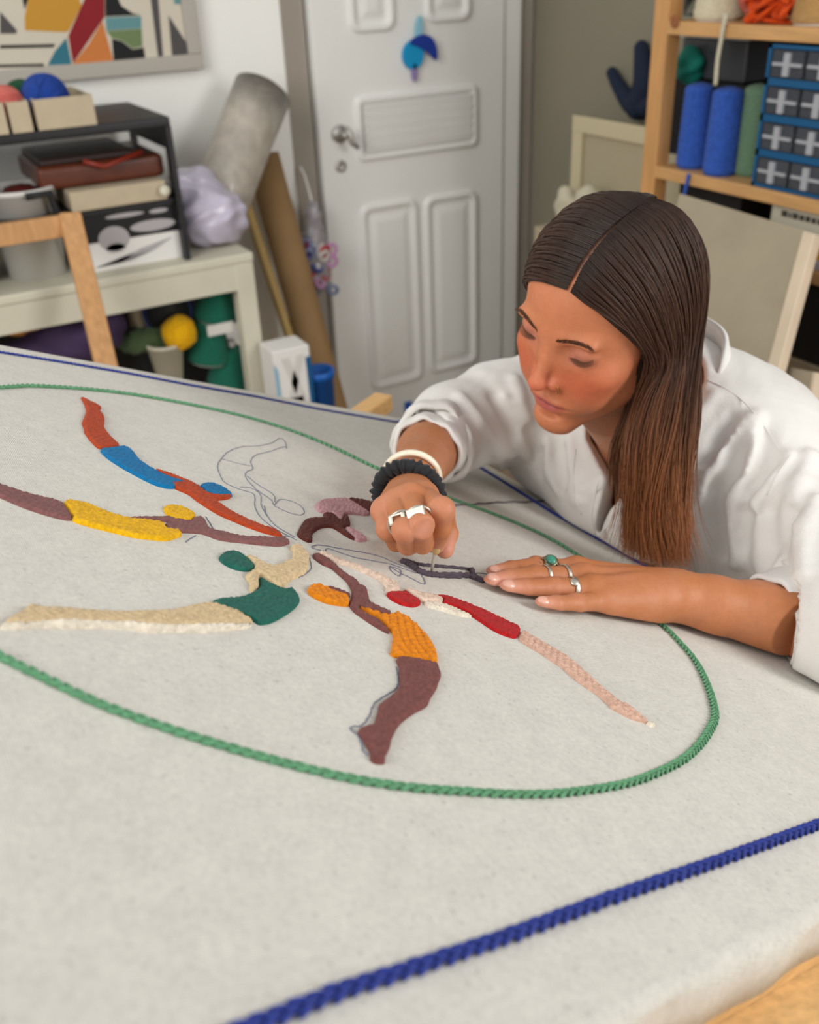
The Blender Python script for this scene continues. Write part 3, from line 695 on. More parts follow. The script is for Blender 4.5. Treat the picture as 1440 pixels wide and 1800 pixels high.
# on the rack
for i, (a, c_) in enumerate(((-40, 14), (21, 58), (68, 172))):
    X0, X1, Z0, Z1 = fb(a, 205, c_, 240, YK - .004)
    b = MB().bb((X0, YK - .004, rz), (X1, YK + .0, rz + .06)).bb((X0, YK, rz), (X0 + .003, YK + .2, rz + .06)).bb((X1 - .003, YK, rz), (X1, YK + .2, rz + .06)).bb((X0, YK + .197, rz), (X1, YK + .2, rz + .06)).bb((X0, YK, rz), (X1, YK + .2, rz + .004))
    solo(b, 'storage_tray', M_beige, ('narrow beige tray at the left frame edge on top of the black rack', 'small beige tray in the middle on top of the black rack', 'long beige tray holding the blue ball on top of the black rack')[i], 'tray', 'beige trays on the rack')
def ball(px, py, r, Y, m, label, name='yarn_ball', ms=1.0, z=None, group=None):
    p = plane(px, py, 1, Y); 
    if z is not None: p[2] = z + r
    b = MB(); b.ell(p, r * .97, None, 18, 12)
    rs = random.Random(int(px * 7 + py))
    for k in range(9):   # wound strands
        ax = V(rs.gauss(0, 1), rs.gauss(0, 1), rs.gauss(0, 1)); b.torus(p, ax, r * .965, r * .06, 26, 4)
    return solo(b, name, m, label, 'yarn', group, smooth=True)
ball(8, 182, .042, YK + .06, yarn('salmon', rgb(214, 110, 100)), 'salmon pink yarn ball on the rack near the left edge', z=rz + .004)
ball(40, 172, .04, YK + .13, yarn('bottle_green', rgb(30, 84, 52)), 'dark green yarn ball behind the blue one on the rack', z=rz + .01)
ball(80, 172, .05, YK + .06, yarn('royal', rgb(30, 66, 150)), 'royal blue yarn ball on top of the black rack', z=rz + .004)
# leather case and tray on the middle shelf
X0, X1, Z0, Z1 = fb(70, 285, 296, 352, YK + .04)
cs = MB().bb((X0, YK + .05, ms + .044), (X1, YK + .3, ms + .095)); cs = tag(cs.build('leather_case', M_leather, None, bevel=.012, seg=3), 'brown leather case with a strap on the rack', 'case')
MB().bb((X0 + .01, YK + .06, ms + .092), (X1 - .06, YK + .29, ms + .11)).build('lid', M_darkl, cs, bevel=.01, seg=3)
MB().tube([(X0 + .1, YK + .04, ms + .1), ((X0 + X1) / 2, YK + .03, ms + .085), (X1 - .05, YK + .04, ms + .105)], .006, 6).build('strap', mat('red_leather', rgb(130, 40, 22), .45), cs, smooth=True)
X0, X1, Z0, Z1 = fb(128, 348, 300, 380, YK)
tr = tag(MB().bb((X0, YK + .01, ms), (X1, YK + .31, ms + .043)).build('drawer_tray', M_beige, None, bevel=.003), 'shallow beige drawer under the brown leather case', 'drawer')
MB().lathe(((X0 + X1) / 2 + .1, YK + .01, ms + .022), (0, -1, 0), [(.006, 0), (.006, .008), (.013, .014), (.011, .02), (0, .021)], 14).build('knob', M_creamw, tr, smooth=True)
p = plane(38, 345, 1, YK + .08)
solo(MB().ell((p[0], YK + .1, ms + .03), (.05, .04, .03), None, 14, 10, .12), 'leather_pouch', mat('oxblood', rgb(80, 26, 22), .5), 'small oxblood pouch left of the leather case', 'pouch', smooth=True)
# printed box on the bench
X0, X1, Z0, Z1 = fb(150, 385, 322, 485, YB + .06)
hb_ = min(ms - .016 - top_z, .2)
bx = tag(MB().bb((X0, YB + .06, top_z), (X1, YB + .3, top_z + hb_)).build('product_box', M_white, None, bevel=.002), 'white box with black top half and grey print on the bench', 'box')
yy = YB + .0595
MB().bb((X0, yy - .0008, top_z + hb_ * .52), (X1, yy, top_z + hb_)).build('print_field', M_dark, bx)
pr = MB()
for (cx, cz, rx_, rz_) in ((.3, .55, .16, .22), (.3, .38, .1, .08), (.72, .68, .24, .1), (.45, .93, .2, .04), (.8, .92, .1, .04)):
    pg = [V(X0 + (X1 - X0) * (cx + rx_ * math.cos(a) * (1 if rx_ < .2 else 1)), yy - .0012, top_z + hb_ * (cz + rz_ * math.sin(a))) for a in np.linspace(0, 2 * math.pi, 20, False)]
    pr.prism(pg, (0, .001, 0))
pr.build('print_shape', mat('print_grey', rgb(172, 168, 170), .7), bx)
pg = [V(X0 + (X1 - X0) * a, yy - .0014, top_z + hb_ * c_) for a, c_ in ((.05, .08), (.3, .1), (.55, .3), (.9, .42), (.7, .25), (.45, .12))]
MB().prism(pg, (0, .0008, 0)).build('print_line', mat('print_grey', (0, 0, 0)), bx)
# white bin and dark pot on the bench, left
p = plane(75, 500, 1, YB + .1); hbn = .2
bn = tag(MB().lathe((p[0], YB + .13, top_z), (0, 0, 1), [(0, 0), (.062, 0), (.078, hbn * .95), (.083, hbn * .95), (.083, hbn), (.074, hbn), (.06, .01), (0, .01)], 28, cap=False).build('waste_bin', M_pale, None, smooth=True), 'pale plastic bin on the bench behind the wooden frame', 'bin')
q = plane(100, 400, 1, YB + .04)
MB().tube([(q[0] - .05, YB + .044, top_z + .19), (q[0], YB + .04, top_z + .192), (q[0] + .012, YB + .042, top_z + .12), (q[0] + .03, YB + .05, top_z + .03)], [.008, .009, .008, .006], 8).build('handle', M_dark, bn, smooth=True)
p = plane(0, 500, 1, YB + .12)
solo(MB().lathe((p[0] - .05, YB + .15, top_z), (0, 0, 1), [(0, 0), (.05, 0), (.062, .06), (.06, .17), (.05, .172), (.048, .02), (0, .02)], 24, cap=False), 'pot', mat('slate', rgb(70, 76, 92), .6), 'slate grey pot on the bench at the left frame edge', 'pot', smooth=True)
# lavender bag hanging over the bench end
def blob(name, pts, m, label, cat, k=.03, h=.006, disp=None, **kw):
    pts = [(np.asarray(c, float), r) for c, r in pts]
    lo = np.min([c - max(np.atleast_1d(r)) - .02 for c, r in pts], 0); hi = np.max([c + max(np.atleast_1d(r)) + .02 for c, r in pts], 0)
    def fn(P):
        d = None
        for c, r in pts:
            e = ellip(P, c, r) if hasattr(r, '__len__') else sph(P, c, r)
            d = e if d is None else smin(d, e, k)
        if disp: d = d + disp(P)
        return d
    v, q = surfnet(fn, lo, hi, h); o = mesh_np(name, v, q, m, kw.get('parent')); return tag(o, label, cat)
wr = lambda a, f: (lambda P: a * np.sin(P[:, 0] * f + 3 * np.sin(P[:, 2] * f * .6)) * np.sin(P[:, 2] * f * .8 + P[:, 1] * f))
p = plane(372, 425, 1, YB + .15)
blob('plastic_bag', [((p[0], YB + .12, top_z + .07), (.085, .07, .068)), ((p[0] - .02, YB + .15, top_z + .13), (.06, .05, .055)), ((p[0] + .045, YB + .14, top_z + .05), (.05, .05, .048)), ((p[0] - .05, YB + .16, top_z + .15), (.03, .03, .03))],
     mat('lavender_film', rgb(192, 186, 204), .3, noise=.15, nscale=20, coat=.3), 'crumpled pale lavender bag on the end of the bench', 'bag', disp=wr(.006, 70))
# bubble wrap roll, kraft rolls, plank
a0 = plane(447, 198, 1, YW - .14); a1 = plane(372, 385, 1, YW - .25)
dv = (a0 - a1) / np.linalg.norm(a0 - a1)
bw = MB().lathe(a1 - dv * .005, dv, [(.03, .0), (.076, 0), (.078, .1), (.074, .25), (.076, .38), (.072, np.linalg.norm(a0 - a1) + .03), (.03, np.linalg.norm(a0 - a1) + .035)], 30)
solo(bw, 'bubble_wrap_roll', mat('bubble_film', rgb(182, 174, 162), .35, noise=.2, nscale=30, bump=1, bscale=160, coat=.3), 'translucent grey bubble wrap roll leaning on the white wall', 'roll', smooth=True)
a0 = plane(461, 275, 1, YW - .07); a1 = plane(586, 735, 1, YW - .32); dv = a0 - a1; Lk = np.linalg.norm(dv)
bot = a1 + dv * ((a1[2] - .03) / -dv[2]); dv2 = a0 - bot; Lk = np.linalg.norm(dv2)
kr = MB().lathe(bot, dv2, [(.02, .01), (.02, 0), (.047, 0), (.049, .3), (.047, Lk * .6), (.047, Lk), (.02, Lk), (.02, Lk - .03)], 28)
solo(kr, 'kraft_paper_roll', M_kraft, 'tall brown kraft paper roll leaning between bench and door', 'roll', smooth=True)
a0 = plane(428, 345, 1, YW - .06); a1 = plane(512, 600, 1, YW - .22); dv = a0 - a1; bot = a1 + dv * ((a1[2] - .02) / -dv[2])
Mx = frame_to(a0 - bot); L_ = np.linalg.norm(a0 - bot)
solo(MB().box((a0 + bot) / 2, (.032, .02, L_), Mx), 'wooden_batten', mat('yellow_pine', rgb(190, 158, 92), .6, noise=.15, nscale=8), 'yellowish wooden batten standing beside the kraft roll', 'batten', bevel=.002)
# bag of coloured threads hanging by the door
p = plane(552, 452, 1, YW - .10)
hb2 = blob('thread_bag', [((p[0], YW - .10, p[2]), (.05, .045, .085)), ((p[0] + .01, YW - .10, p[2] + .1), (.025, .03, .06)), ((p[0] - .01, YW - .095, p[2] - .06), (.05, .045, .06))], mat('clear_film', rgb(150, 146, 150), .3, noise=.3, nscale=25, coat=.4), 'hanging bag of mixed coloured threads beside the door', 'bag', disp=wr(.004, 90))
rs = random.Random(3)
for i in range(16):
    c = (rgb(176, 60, 66), rgb(120, 130, 160), rgb(190, 140, 180), rgb(60, 70, 130), rgb(200, 196, 190), rgb(120, 60, 90))[i % 6]
    q = V(p[0] + rs.uniform(-.04, .04), YW - .145 + rs.uniform(0, .01), p[2] + rs.uniform(-.11, .05))
    MB().torus(q, (rs.uniform(-1, 1), -1.5, rs.uniform(-1, 1)), .014, .006, 14, 6).build('thread_skein', mat('skein_%d' % (i % 6), c, .8), hb2, smooth=True)
MB().tube([(p[0] + .01, YW - .10, p[2] + .15), (p[0] + .015, YW - .05, p[2] + .22), (p[0] + .012, YW - .032, p[2] + .24)], .003, 6).build('cord_loop', M_white, hb2)
# white patterned box and blue tub on the floor beyond the canvas
X0, X1, Z0, Z1 = fb(482, 612, 548, 690, 2.15)
wb = tag(MB().bb((X0, 2.15, max(Z0 - .28, 0)), (X1, 2.24, Z1)).build('patterned_carton', M_white, None, bevel=.004), 'white carton with black and blue pattern on the floor by the bench leg', 'box')
zt = Z1; xw = X1 - X0
for pg, c in ((((.2, -.02), (.4, -.02), (.85, -.16), (.62, -.16)), M_pale), (((.62, -.02), (.82, -.02), (.4, -.16), (.2, -.16)), M_pale), (((.3, -.13), (.7, -.13), (.8, -.24), (.2, -.24)), M_dark), (((.86, -.03), (1, -.03), (1, -.24), (.9, -.24)), M_blueplas), (((.0, -.03), (.1, -.05), (.12, -.2), (0, -.2)), mat('sky_card', rgb(140, 180, 200), .6))):
    MB().prism([V(X0 + xw * a, 2.1485, zt + c_) for a, c_ in pg], (0, .0014, 0)).build('printed_shape', c, wb)
p = plane(552, 690, 1, 2.10)
tb = tag(MB().lathe((p[0] + .055, 2.19, 0), (0, 0, 1), [(0, 0), (.03, 0), (.038, p[2] + .0), (.042, p[2] + .0), (.042, p[2] + .02), (.035, p[2] + .02), (.026, .02), (0, .02)], 26, cap=False).build('storage_tub', mat('bright_blue', rgb(16, 92, 176), .4), None, smooth=True), 'bright blue plastic tub on the floor before the kraft roll', 'tub')
# yarn stores beneath the bench
YU = YB + .12; us = .1
def cone_yarn(px, py, h, r, Y, m, label, axis=(0, 0, 1), top=.62, core=M_white, group='yarn cones', pos=None):
    p = plane(px, py, 1, Y) if pos is None else np.asarray(pos, float)
    axis = np.asarray(axis, float) / np.linalg.norm(axis)
    e = empty('yarn_cone', p, label, 'yarn', group)
    prof = [(.0, .004), (r * .98, .004), (r, .012)]
    n = 22
    for i in range(n + 1):
        t = i / n; prof.append((r * (1 - (1 - top) * t) + .0012 * (i % 2), .012 + t * (h - .03)))
    prof += [(r * top * .8, h - .012), (r * .3, h - .008), (0, h - .008)]
    MB().lathe(p, axis, prof, 26, cap=False).build('wound_yarn', m, e, smooth=True)
    MB().lathe(p, axis, [(r * .9, 0), (r * .9, .004), (r * .22, h - .02), (r * .2, h + (.008 if core is not m else -.009)), (r * .14, h + (.008 if core is not m else -.009)), (r * .14, h - .05)], 18).build('cone_core', core, e, smooth=True)
    return e
ball(315, 585, .045, YU - .03, YEL, 'yellow yarn ball in the dark space below the bench', z=None)
p = plane(290, 545, 1, YU + .03)
cone_yarn(0, 0, .12, .062, 0, yarn('navy', rgb(44, 62, 120)), 'navy yarn cone lying below the bench with its dark hollow end showing', axis=(.1, 1, .05), top=.8, core=M_dark, pos=p + V(0, -.03, 0))
for (px, py, lab) in ((380, 560, 'upright teal yarn cone below the bench, highest of the teal ones'), (366, 632, 'teal yarn cone below the bench beneath the white label'), (402, 676, 'lowest teal yarn cone below the bench near its right leg')):
    p = plane(px, py, 1, YU)
    cone_yarn(0, 0, .12, .058, 0, yarn('teal_store', rgb(30, 104, 84)), lab, pos=p, axis=(.15, -.1, 1))
p = plane(300, 665, 1, YU - .02)
solo(MB().lathe(p, (0, 0, 1), [(0, 0), (.032, 0), (.045, .09), (.047, .09), (.047, .098), (.04, .098), (.03, .006), (0, .006)], 22, cap=False), 'paper_cup', M_creamw, 'cream cup below the bench beneath the yellow ball', 'cup', smooth=True)
p = plane(245, 600, 1, YU + .02)
blob('yarn_hank', [(p + V(.03, 0, .0), (.09, .04, .032)), (p + V(.1, 0, .01), (.05, .04, .03))], yarn('olive', rgb(74, 92, 62)), 'olive green hank of yarn lying below the bench', 'yarn', disp=wr(.004, 120))
p = plane(245, 545, 1, YU + .06)
solo(MB().lathe(p - V(0, 0, .04), (0, 0, 1), [(0, 0), (.028, 0), (.028, .09), (.02, .1), (0, .1)], 20), 'thread_spool', M_beige, 'pale spool standing left of the navy cone below the bench', 'spool', smooth=True)
solo(MB().box(plane(388, 578, 1, YU - .07), (.07, .004, .028)), 'paper_label', M_pale, 'pale paper tag hanging among the teal cones below the bench', 'tag', bevel=.001)
solo(MB().bb((bx1 - .95, YB + .3, .1), (bx1 - .06, YB + .39, bz - .07)), 'shade_backing', M_dark, 'black crate added for the shade and dark clutter at the back below the bench', 'backing', bevel=.01)  # black box added where shade and dark clutter fill the space
p = plane(115, 600, 1, YU)
blob('cloth_bundle', [(p, (.12, .07, .06)), (p + V(.08, 0, .02), (.07, .06, .05)), (p + V(-.08, 0, -.03), (.08, .06, .05))], mat('purple_cloth', rgb(62, 44, 78), .8, noise=.3, nscale=12), 'dark purple cloth bundle below the left of the bench', 'cloth', disp=wr(.008, 45))
X0, X1, Z0, Z1 = fb(0, 566, 72, 590, YU - .08)
blob('yarn_hank', [(((X0 + X1) / 2, YU - .06, (Z0 + Z1) / 2), ((X1 - X0) / 2 + .01, .03, .018))], yarn('amber', rgb(200, 134, 40)), 'amber yarn hank just below the bench apron at left', 'yarn', disp=wr(.003, 120))
# bare stretcher frame leaning on the bench
fr = empty('bare_stretcher_frame', plane(160, 500, 1, 2.05), 'bare pine stretcher frame leaning on the front of the bench', 'frame')
c0 = plane(122, 376, 1, YB - .04); c1 = plane(186, 640, 1, YB - .22); dvf = c0 - c1; b0 = c1 + dvf * ((c1[2] - .02) / -dvf[2])
def bar(a, b_, wd, th, up, name='frame_bar', m=M_wood2, parent=fr):
    d = b_ - a; L_ = np.linalg.norm(d); d = d / L_; s_ = np.cross(up, d); s_ /= np.linalg.norm(s_); n_ = np.cross(d, s_)
    MB().box((a + b_) / 2, (wd, th, L_), np.array([s_, n_, d])).build(name, m, parent, bevel=.003)
upn = V(0, 1, .35)
bar(b0, c0, .045, .022, upn); tl = V(-.75, 0, 0); bar(b0 + tl, c0 + tl, .045, .022, upn); bar(c0 + tl - V(.02, 0, .022), c0 + V(.022, 0, -.022), .022, .045, V(0, 0, 1)); bar(b0 + tl, b0, .022, .045, V(0, 0, 1))
# felt flower hanging on the door
fl = empty('felt_flower', plane(738, 90, 1, YW - .035), 'small blue felt flower ornament hanging on the white door', 'ornament')
def felt(name, cpx, rx, rz, rot, c, th=.008, y=YW - .045, bend=None):
    p = plane(*cpx, 1, y); pg = []
    for a in np.linspace(0, 2 * math.pi, 28, False):
        u_, v_ = rx * math.cos(a), rz * math.sin(a)
        if bend: v_ -= bend * (u_ / rx) ** 2
        pg.append(p + V(u_ * math.cos(rot) - v_ * math.sin(rot), 0, u_ * math.sin(rot) + v_ * math.cos(rot)))
    MB().prism(pg, (0, th, 0)).build(name, mat('felt_' + name + str(cpx[0]), c, .95, bump=.4, bscale=300), fl, bevel=.002)
felt('petal', (728, 97), .034, .038, 0, rgb(20, 150, 205), th=.012)
felt('petal', (752, 76), .05, .02, -.55, rgb(26, 56, 150), bend=.022, y=YW - .052)
felt('petal', (738, 52), .012, .036, -.12, rgb(140, 196, 214))
felt('stem', (730, 127), .009, .026, 0, rgb(146, 130, 180))
p = plane(718, 716, 1, YW - .034)
solo(MB().bb((p[0] - .014, YW - .034, p[2] - .02), (p[0] + .014, YW - .0315, p[2] + .02)), 'tape_piece', mat('blue_tape', rgb(40, 90, 190), .6), 'small blue tape piece stuck low on the door', 'tape', bevel=.0008)

# ================================================================ shelving on the right wall
XS = 1.62; XD = XR - .02
yp0 = plane(1152, 150, 0, XS)[1]                    # far post
shu = empty('shelving_unit', (XS + .15, yp0 - .4, 0), 'pine shelving unit on the right wall stacked with yarn and boxes', 'shelf')
pw = .046; ynear = yp0 - 1.25
M_shelf = mat('shelf_pine', rgb(208, 156, 98), .5, noise=.15, nscale=7, stretch=(14, 14, 1.5))
M_shelfb = mat('shelf_board_pine', rgb(210, 162, 106), .5, noise=.15, nscale=7, stretch=(14, 1.5, 14))
for x in (XS, XD - .045):
    for y in (yp0, ynear): MB().bb((x, y - pw / 2, 0), (x + .04, y + pw / 2, 2.0)).build('post', M_shelf, shu, bevel=.003)
zt1 = plane(1300, 43, 0, XS)[2]; zt2 = plane(1300, 324, 0, XS)[2]; zt3 = plane(1430, 478, 0, XS)[2]
for z in (zt1, zt2, zt3, .45, .1, 1.75): MB().bb((XS + .002, ynear + .02, z - .026), (XD, yp0 - .02, z)).build('shelf_board', M_shelfb, shu, bevel=.002)
kz = plane(1186, 38, 0, XS - .001)
MB().lathe(kz, (-1, 0, 0), [(.0, .0002), (.013, .0002), (.009, .0008), (0, .001)], 14, cap=False).build('wood_knot', mat('knot', rgb(150, 92, 54), .6), shu)
def ys(px, py, X=XS + .05): return plane(px, py, 0, X)[1]
# yarn on the upper board
cone_yarn(0, 0, .17, .052, 0, yarn('ecru', rgb(226, 216, 186)), 'ecru yarn cone at the left of the upper shelf board', pos=(XS + .07, ys(1252, 20), zt1))
g = tag(MB().lathe((XS + .17, ys(1228, 20, XS + .17), zt1), (0, 0, 1), [(0, 0), (.034, 0), (.036, .1), (.033, .1), (.031, .005), (0, .005)], 24, cap=False).build('glass_jar', mat('glass', (.9, .95, .93), .05, trans=1), None, smooth=True), 'glass jar behind the ecru cone on the upper board', 'jar')
def ball3(P, r, m, label, sy=1.0):
    b = MB(); b.ell(P, (r * .97, r * .97 * sy, r * .97), None, 18, 12); rs = random.Random(int(abs(P[1]) * 1000))
    for k in range(9): b.torus(P, V(rs.gauss(0, 1), rs.gauss(0, 1), rs.gauss(0, 1)), r * .965, r * .06, 26, 4)
    return solo(b, 'yarn_ball', m, label, 'yarn', smooth=True)

ball3(V(XS + .08, ys(1322, 18), zt1 + .052), .05, yarn('coral', rgb(204, 104, 88)), 'coral yarn ball between ecru and orange on the upper board')
b = MB(); rs = random.Random(5); c0 = V(XS + .035, ys(1368, 25), zt1 + .03)
for k in range(16):
    P = [c0 + V(rs.uniform(-.03, .05), rs.uniform(-.05, .05), rs.uniform(-.026, .05)) for _ in range(5)]; b.tube(catmull(P, 5), .0045, 6)
solo(b, 'yarn_skein', yarn('vermilion', rgb(232, 84, 22)), 'tangled vermilion skein on the upper board', 'yarn', smooth=True)
ball3(V(XS + .15, ys(1384, 0, XS + .15), zt1 + .06), .05, yarn('tangerine', rgb(226, 140, 40)), 'tangerine yarn ball behind the tangled vermilion skein')
cone_yarn(0, 0, .17, .05, 0, yarn('camel', rgb(186, 146, 92)), 'camel yarn cone at the right edge of the upper board', pos=(XS + .07, ys(1428, 20), zt1))
P = [plane(1277, 24, 0, XS - .004), plane(1273, 40, 0, XS - .008), plane(1268, 70, 0, XS - .006), plane(1262, 105, 0, XS - .007), plane(1258, 150, 0, XS - .006)]
solo(MB().tube(catmull(P, 6), .0045, 7), 'hanging_cord', yarn('cord_white', rgb(214, 208, 184)), 'off-white cord hanging over the upper board edge', 'cord', smooth=True)
# yarn cones on the lower board
cb = yarn('cone_blue', rgb(56, 96, 190), sc=120)
cone_yarn(0, 0, .185, .036, 0, cb, 'left one of the two blue yarn cones on the middle board', pos=(XS + .055, ys(1213, 300, XS + .05), zt2), top=.86, core=cb)
cone_yarn(0, 0, .185, .037, 0, cb, 'right one of the two blue yarn cones, next to the sage cone', pos=(XS + .045, ys(1262, 305, XS + .04), zt2), top=.86, core=cb)
cone_yarn(0, 0, .19, .036, 0, yarn('sage', rgb(110, 140, 112)), 'sage green yarn cone between blue cones and blue cabinet', pos=(XS + .09, ys(1318, 300, XS + .09), zt2), top=.86, core=yarn('sage', (0, 0, 0)))
P = [plane(1211, 306, 0, XS - .003), plane(1208, 320, 0, XS - .005), plane(1203, 344, 0, XS - .004)]
solo(MB().tube(catmull(P, 5), .004, 7), 'yarn_end', cb, 'short blue yarn end hanging below the middle board', 'yarn', smooth=True)
# clutter behind the cones
y_, y2, Z0, Z1 = sb(1212, 88, 1328, 150, XS + .17)
cbx = tag(MB().bb((XS + .14, y_, zt2 + .17), (XS + .25, y2, zt2 + .255)).build('clear_storage_box', mat('smoky_plastic', rgb(70, 72, 76), .2), None, bevel=.006), 'smoky plastic box with a pale lid behind the cones', 'box')
MB().bb((XS + .135, y_ - .005, zt2 + .255), (XS + .255, y2 + .005, zt2 + .268)).build('lid', M_pale, cbx, bevel=.003)
solo(MB().bb((XS + .13, y_ - .02, zt2), (XS + .26, y2 + .03, zt2 + .169)), 'black_box', M_dark, 'black box under the smoky plastic box behind the cones', 'box', bevel=.004)
blob('cloth_bundle', [((XS + .12, ys(1212, 140, XS + .12), zt2 + .2), (.03, .035, .04))], mat('teal_cloth', rgb(10, 122, 108), .8), 'teal cloth bundle tucked behind the shelf post', 'cloth', disp=wr(.004, 80), h=.004)
bk = MB()
for i in range(5): bk.bb((XS + .075, y_ + .01 + i * .03, zt2 + .172), (XS + .13, y_ + .03 + i * .03, zt2 + .25))
# blue parts cabinet
OY1 = ys(1340, 200, XS + .015); OY0 = OY1 - .36; OZ0 = zt2 + .001; OZ1 = zt1 - .032
oc = empty('parts_cabinet', (XS + .1, (OY0 + OY1) / 2, OZ0), 'blue cabinet of small clear drawers on the middle board', 'cabinet')
b = MB().bb((XS + .01, OY1 - .008, OZ0), (XS + .16, OY1, OZ1)).bb((XS + .01, OY0, OZ0), (XS + .16, OY0 + .008, OZ1)).bb((XS + .15, OY0, OZ0), (XS + .16, OY1, OZ1))
rows = 4; hh = (OZ1 - OZ0) / rows
for i in range(rows + 1): z = OZ0 + hh * i; b.bb((XS + .01, OY0, max(z - .007, OZ0)), (XS + .155, OY1, min(z + .007, OZ1)))
b.build('housing', M_blueplas, oc)
M_clear = mat('drawer_plastic', rgb(88, 92, 100), .15, alpha=.55)
M_rib = mat('drawer_rib', rgb(170, 172, 178), .3)
bits = [mat('bits_white', rgb(210, 208, 214), .6), mat('bits_red', rgb(160, 40, 50), .6), mat('bits_teal', rgb(60, 170, 160), .6), mat('bits_grey', rgb(150, 150, 156), .5)]
wD = (OY1 - OY0 - .02) / 4
for i in range(rows):
    for j in range(4):
        y0 = OY1 - .01 - wD * (j + 1); z0 = OZ0 + hh * i + .008; ex, ey, ez = XS + .008, y0 + wD - .002, z0 + hh - .017
        d = MB().bb((ex, y0 + .002, z0), (ex + .003, ey, ez)).bb((ex, y0 + .002, z0), (XS + .14, y0 + .004, ez)).bb((ex, ey - .002, z0), (XS + .14, ey, ez)).bb((ex, y0 + .002, z0), (XS + .14, ey, z0 + .002)).build('drawer', M_clear, oc)
        MB().bb((ex - .006, (y0 + ey) / 2 - .007, z0 + .004), (ex, (y0 + ey) / 2 + .007, ez - .004)).bb((ex - .004, y0 + .006, (z0 + ez) / 2 - .003), (ex, ey - .006, (z0 + ez) / 2 + .003)).build('drawer_pull', M_rib, d)
        cb_ = MB(); rs = random.Random(i * 7 + j)
        for k in range(10): cb_.ell((ex + .02 + rs.uniform(0, .03), rs.uniform(y0 + .012, ey - .012), z0 + .008 + rs.uniform(0, .014)), (.008, .009, .007), None, 8, 5)
        cc_ = cb_.build('contents', bits[(i * 3 + j * 2) % 4] if (i, j) != (0, 0) and i else bits[0], d, smooth=True); cc_['kind'] = 'stuff'
# gap below the middle board
y_, y2, Z0, Z1 = sb(1225, 330, 1345, 372, XS + .1)
solo(MB().bb((XS + .06, y_ + .03, zt3 + .002), (XS + .28, y2 + .02, zt3 + .1)), 'black_box', M_dark, 'low black box under the middle board behind the raw canvas', 'box', bevel=.003)
y_, y2, Z0, Z1 = sb(1348, 362, 1470, 470, XS + .03)
fz = zt3 + .002
fld = tag(MB().bb((XS + .03, y_, fz), (XS + .26, y2, Z1)).build('file_box', mat('file_card', rgb(206, 202, 184), .7), None, bevel=.006), 'cream file box with a dark printed label under the middle board', 'box')
lb = MB(); rs = random.Random(2); yy = y2 - .03
while yy > y_ + .01:
    wl = rs.uniform(.006, .016); lb.bb((XS + .0292, yy - wl, Z1 - .028), (XS + .0302, yy, Z1 - .018 + rs.uniform(0, .002))); yy -= wl + .003
lb.build('label_print', mat('ink', rgb(70, 66, 60), .8), fld)
y_, y2, Z0, Z1 = sb(1424, 445, 1470, 466, XS + .02)
solo(MB().bb((XS + .01, y_ - .04, zt3 + .02), (XS + .028, y2, zt3 + .045)), 'yellow_book', mat('book_yellow', rgb(228, 170, 20), .6), 'yellow book at the right edge lying on a pale one', 'book', bevel=.002)
solo(MB().bb((XS + .008, y_ - .05, zt3 + .001), (XS + .028, y2 + .005, zt3 + .0195)), 'pale_book', mat('book_lilac', rgb(190, 186, 200), .6), 'pale lilac book under the yellow one at the right edge', 'book', bevel=.002)
y_, y2, Z0, Z1 = sb(1378, 505, 1480, 640, XS + .02)
solo(MB().bb((XS + .02, y_, Z0), (XS + .26, y2, zt3 - .035)), 'black_case', M_dark, 'black case on the shelf below the yellow book', 'case', bevel=.004)
solo(MB().bb((XS + .02, y_, .452), (XS + .26, y2 + .02, Z0 - .002)), 'beige_box', M_beige, 'beige box beneath the black case at the right edge', 'box', bevel=.004)
# canvases and board leaning in the corner
rc = empty('raw_canvas', plane(1300, 520, 0, 1.45), 'large raw linen canvas with a pale wooden edge leaning behind her', 'canvas')
tA = plane(1195, 340, 0, 1.50); tB = plane(1412, 405, 0, 1.50); bB = plane(1343, 665, 0, 1.405)
ex_ = tB - tA; dn = bB - tB; dn = dn / np.linalg.norm(dn); kk = (tB[2] - .03) / -dn[2]
nrm = np.cross(dn, ex_); nrm /= np.linalg.norm(nrm)
if nrm[0] > 0: nrm = -nrm
tA2 = tA
M_linen = mat('linen', rgb(168, 156, 134), .9, noise=.08, nscale=12, bump=.3, bscale=500)
MB().prism([tA2, tB, tB + dn * kk, tA2 + dn * kk], -nrm * .004).build('linen_face', M_linen, rc)
M_edge = mat('pale_wood', rgb(220, 202, 176), .6, noise=.08, nscale=10)
exn = ex_ / np.linalg.norm(ex_)
Me = np.array([exn, np.cross(dn, exn), dn])
MB().box(tB + dn * kk / 2 + exn * .0135 - nrm * .012, (.027, .026, kk), Me).build('edge_bar', M_edge, rc, bevel=.002)
MB().box((tA2 + tB) / 2 - nrm * .018 + dn * .014, (np.linalg.norm(tB - tA2) - .01, .024, .027), Me).build('top_bar', M_edge, rc, bevel=.002)
c2 = empty('small_canvas', plane(1400, 700, 0, 1.5), 'smaller linen canvas with a white edge behind her near shoulder', 'canvas')
q0 = plane(1360, 640, 0, 1.46); q1 = plane(1436, 655, 0, 1.46); q2 = plane(1416, 770, 0, 1.42)
d2 = (q2 - q1) / np.linalg.norm(q2 - q1); k2 = (q1[2] - .02) / -d2[2]
MB().prism([q0, q1, q1 + d2 * k2, q0 + d2 * k2], -nrm * .004).build('linen_face', M_linen, c2)
e2 = (q1 - q0) / np.linalg.norm(q1 - q0)
MB().box(q1 + d2 * k2 / 2 + e2 * .004, (.008, .024, k2), np.array([e2, np.cross(d2, e2), d2])).build('edge_bar', M_edge, c2, bevel=.001)
q = plane(1436, 735, 0, 1.5)
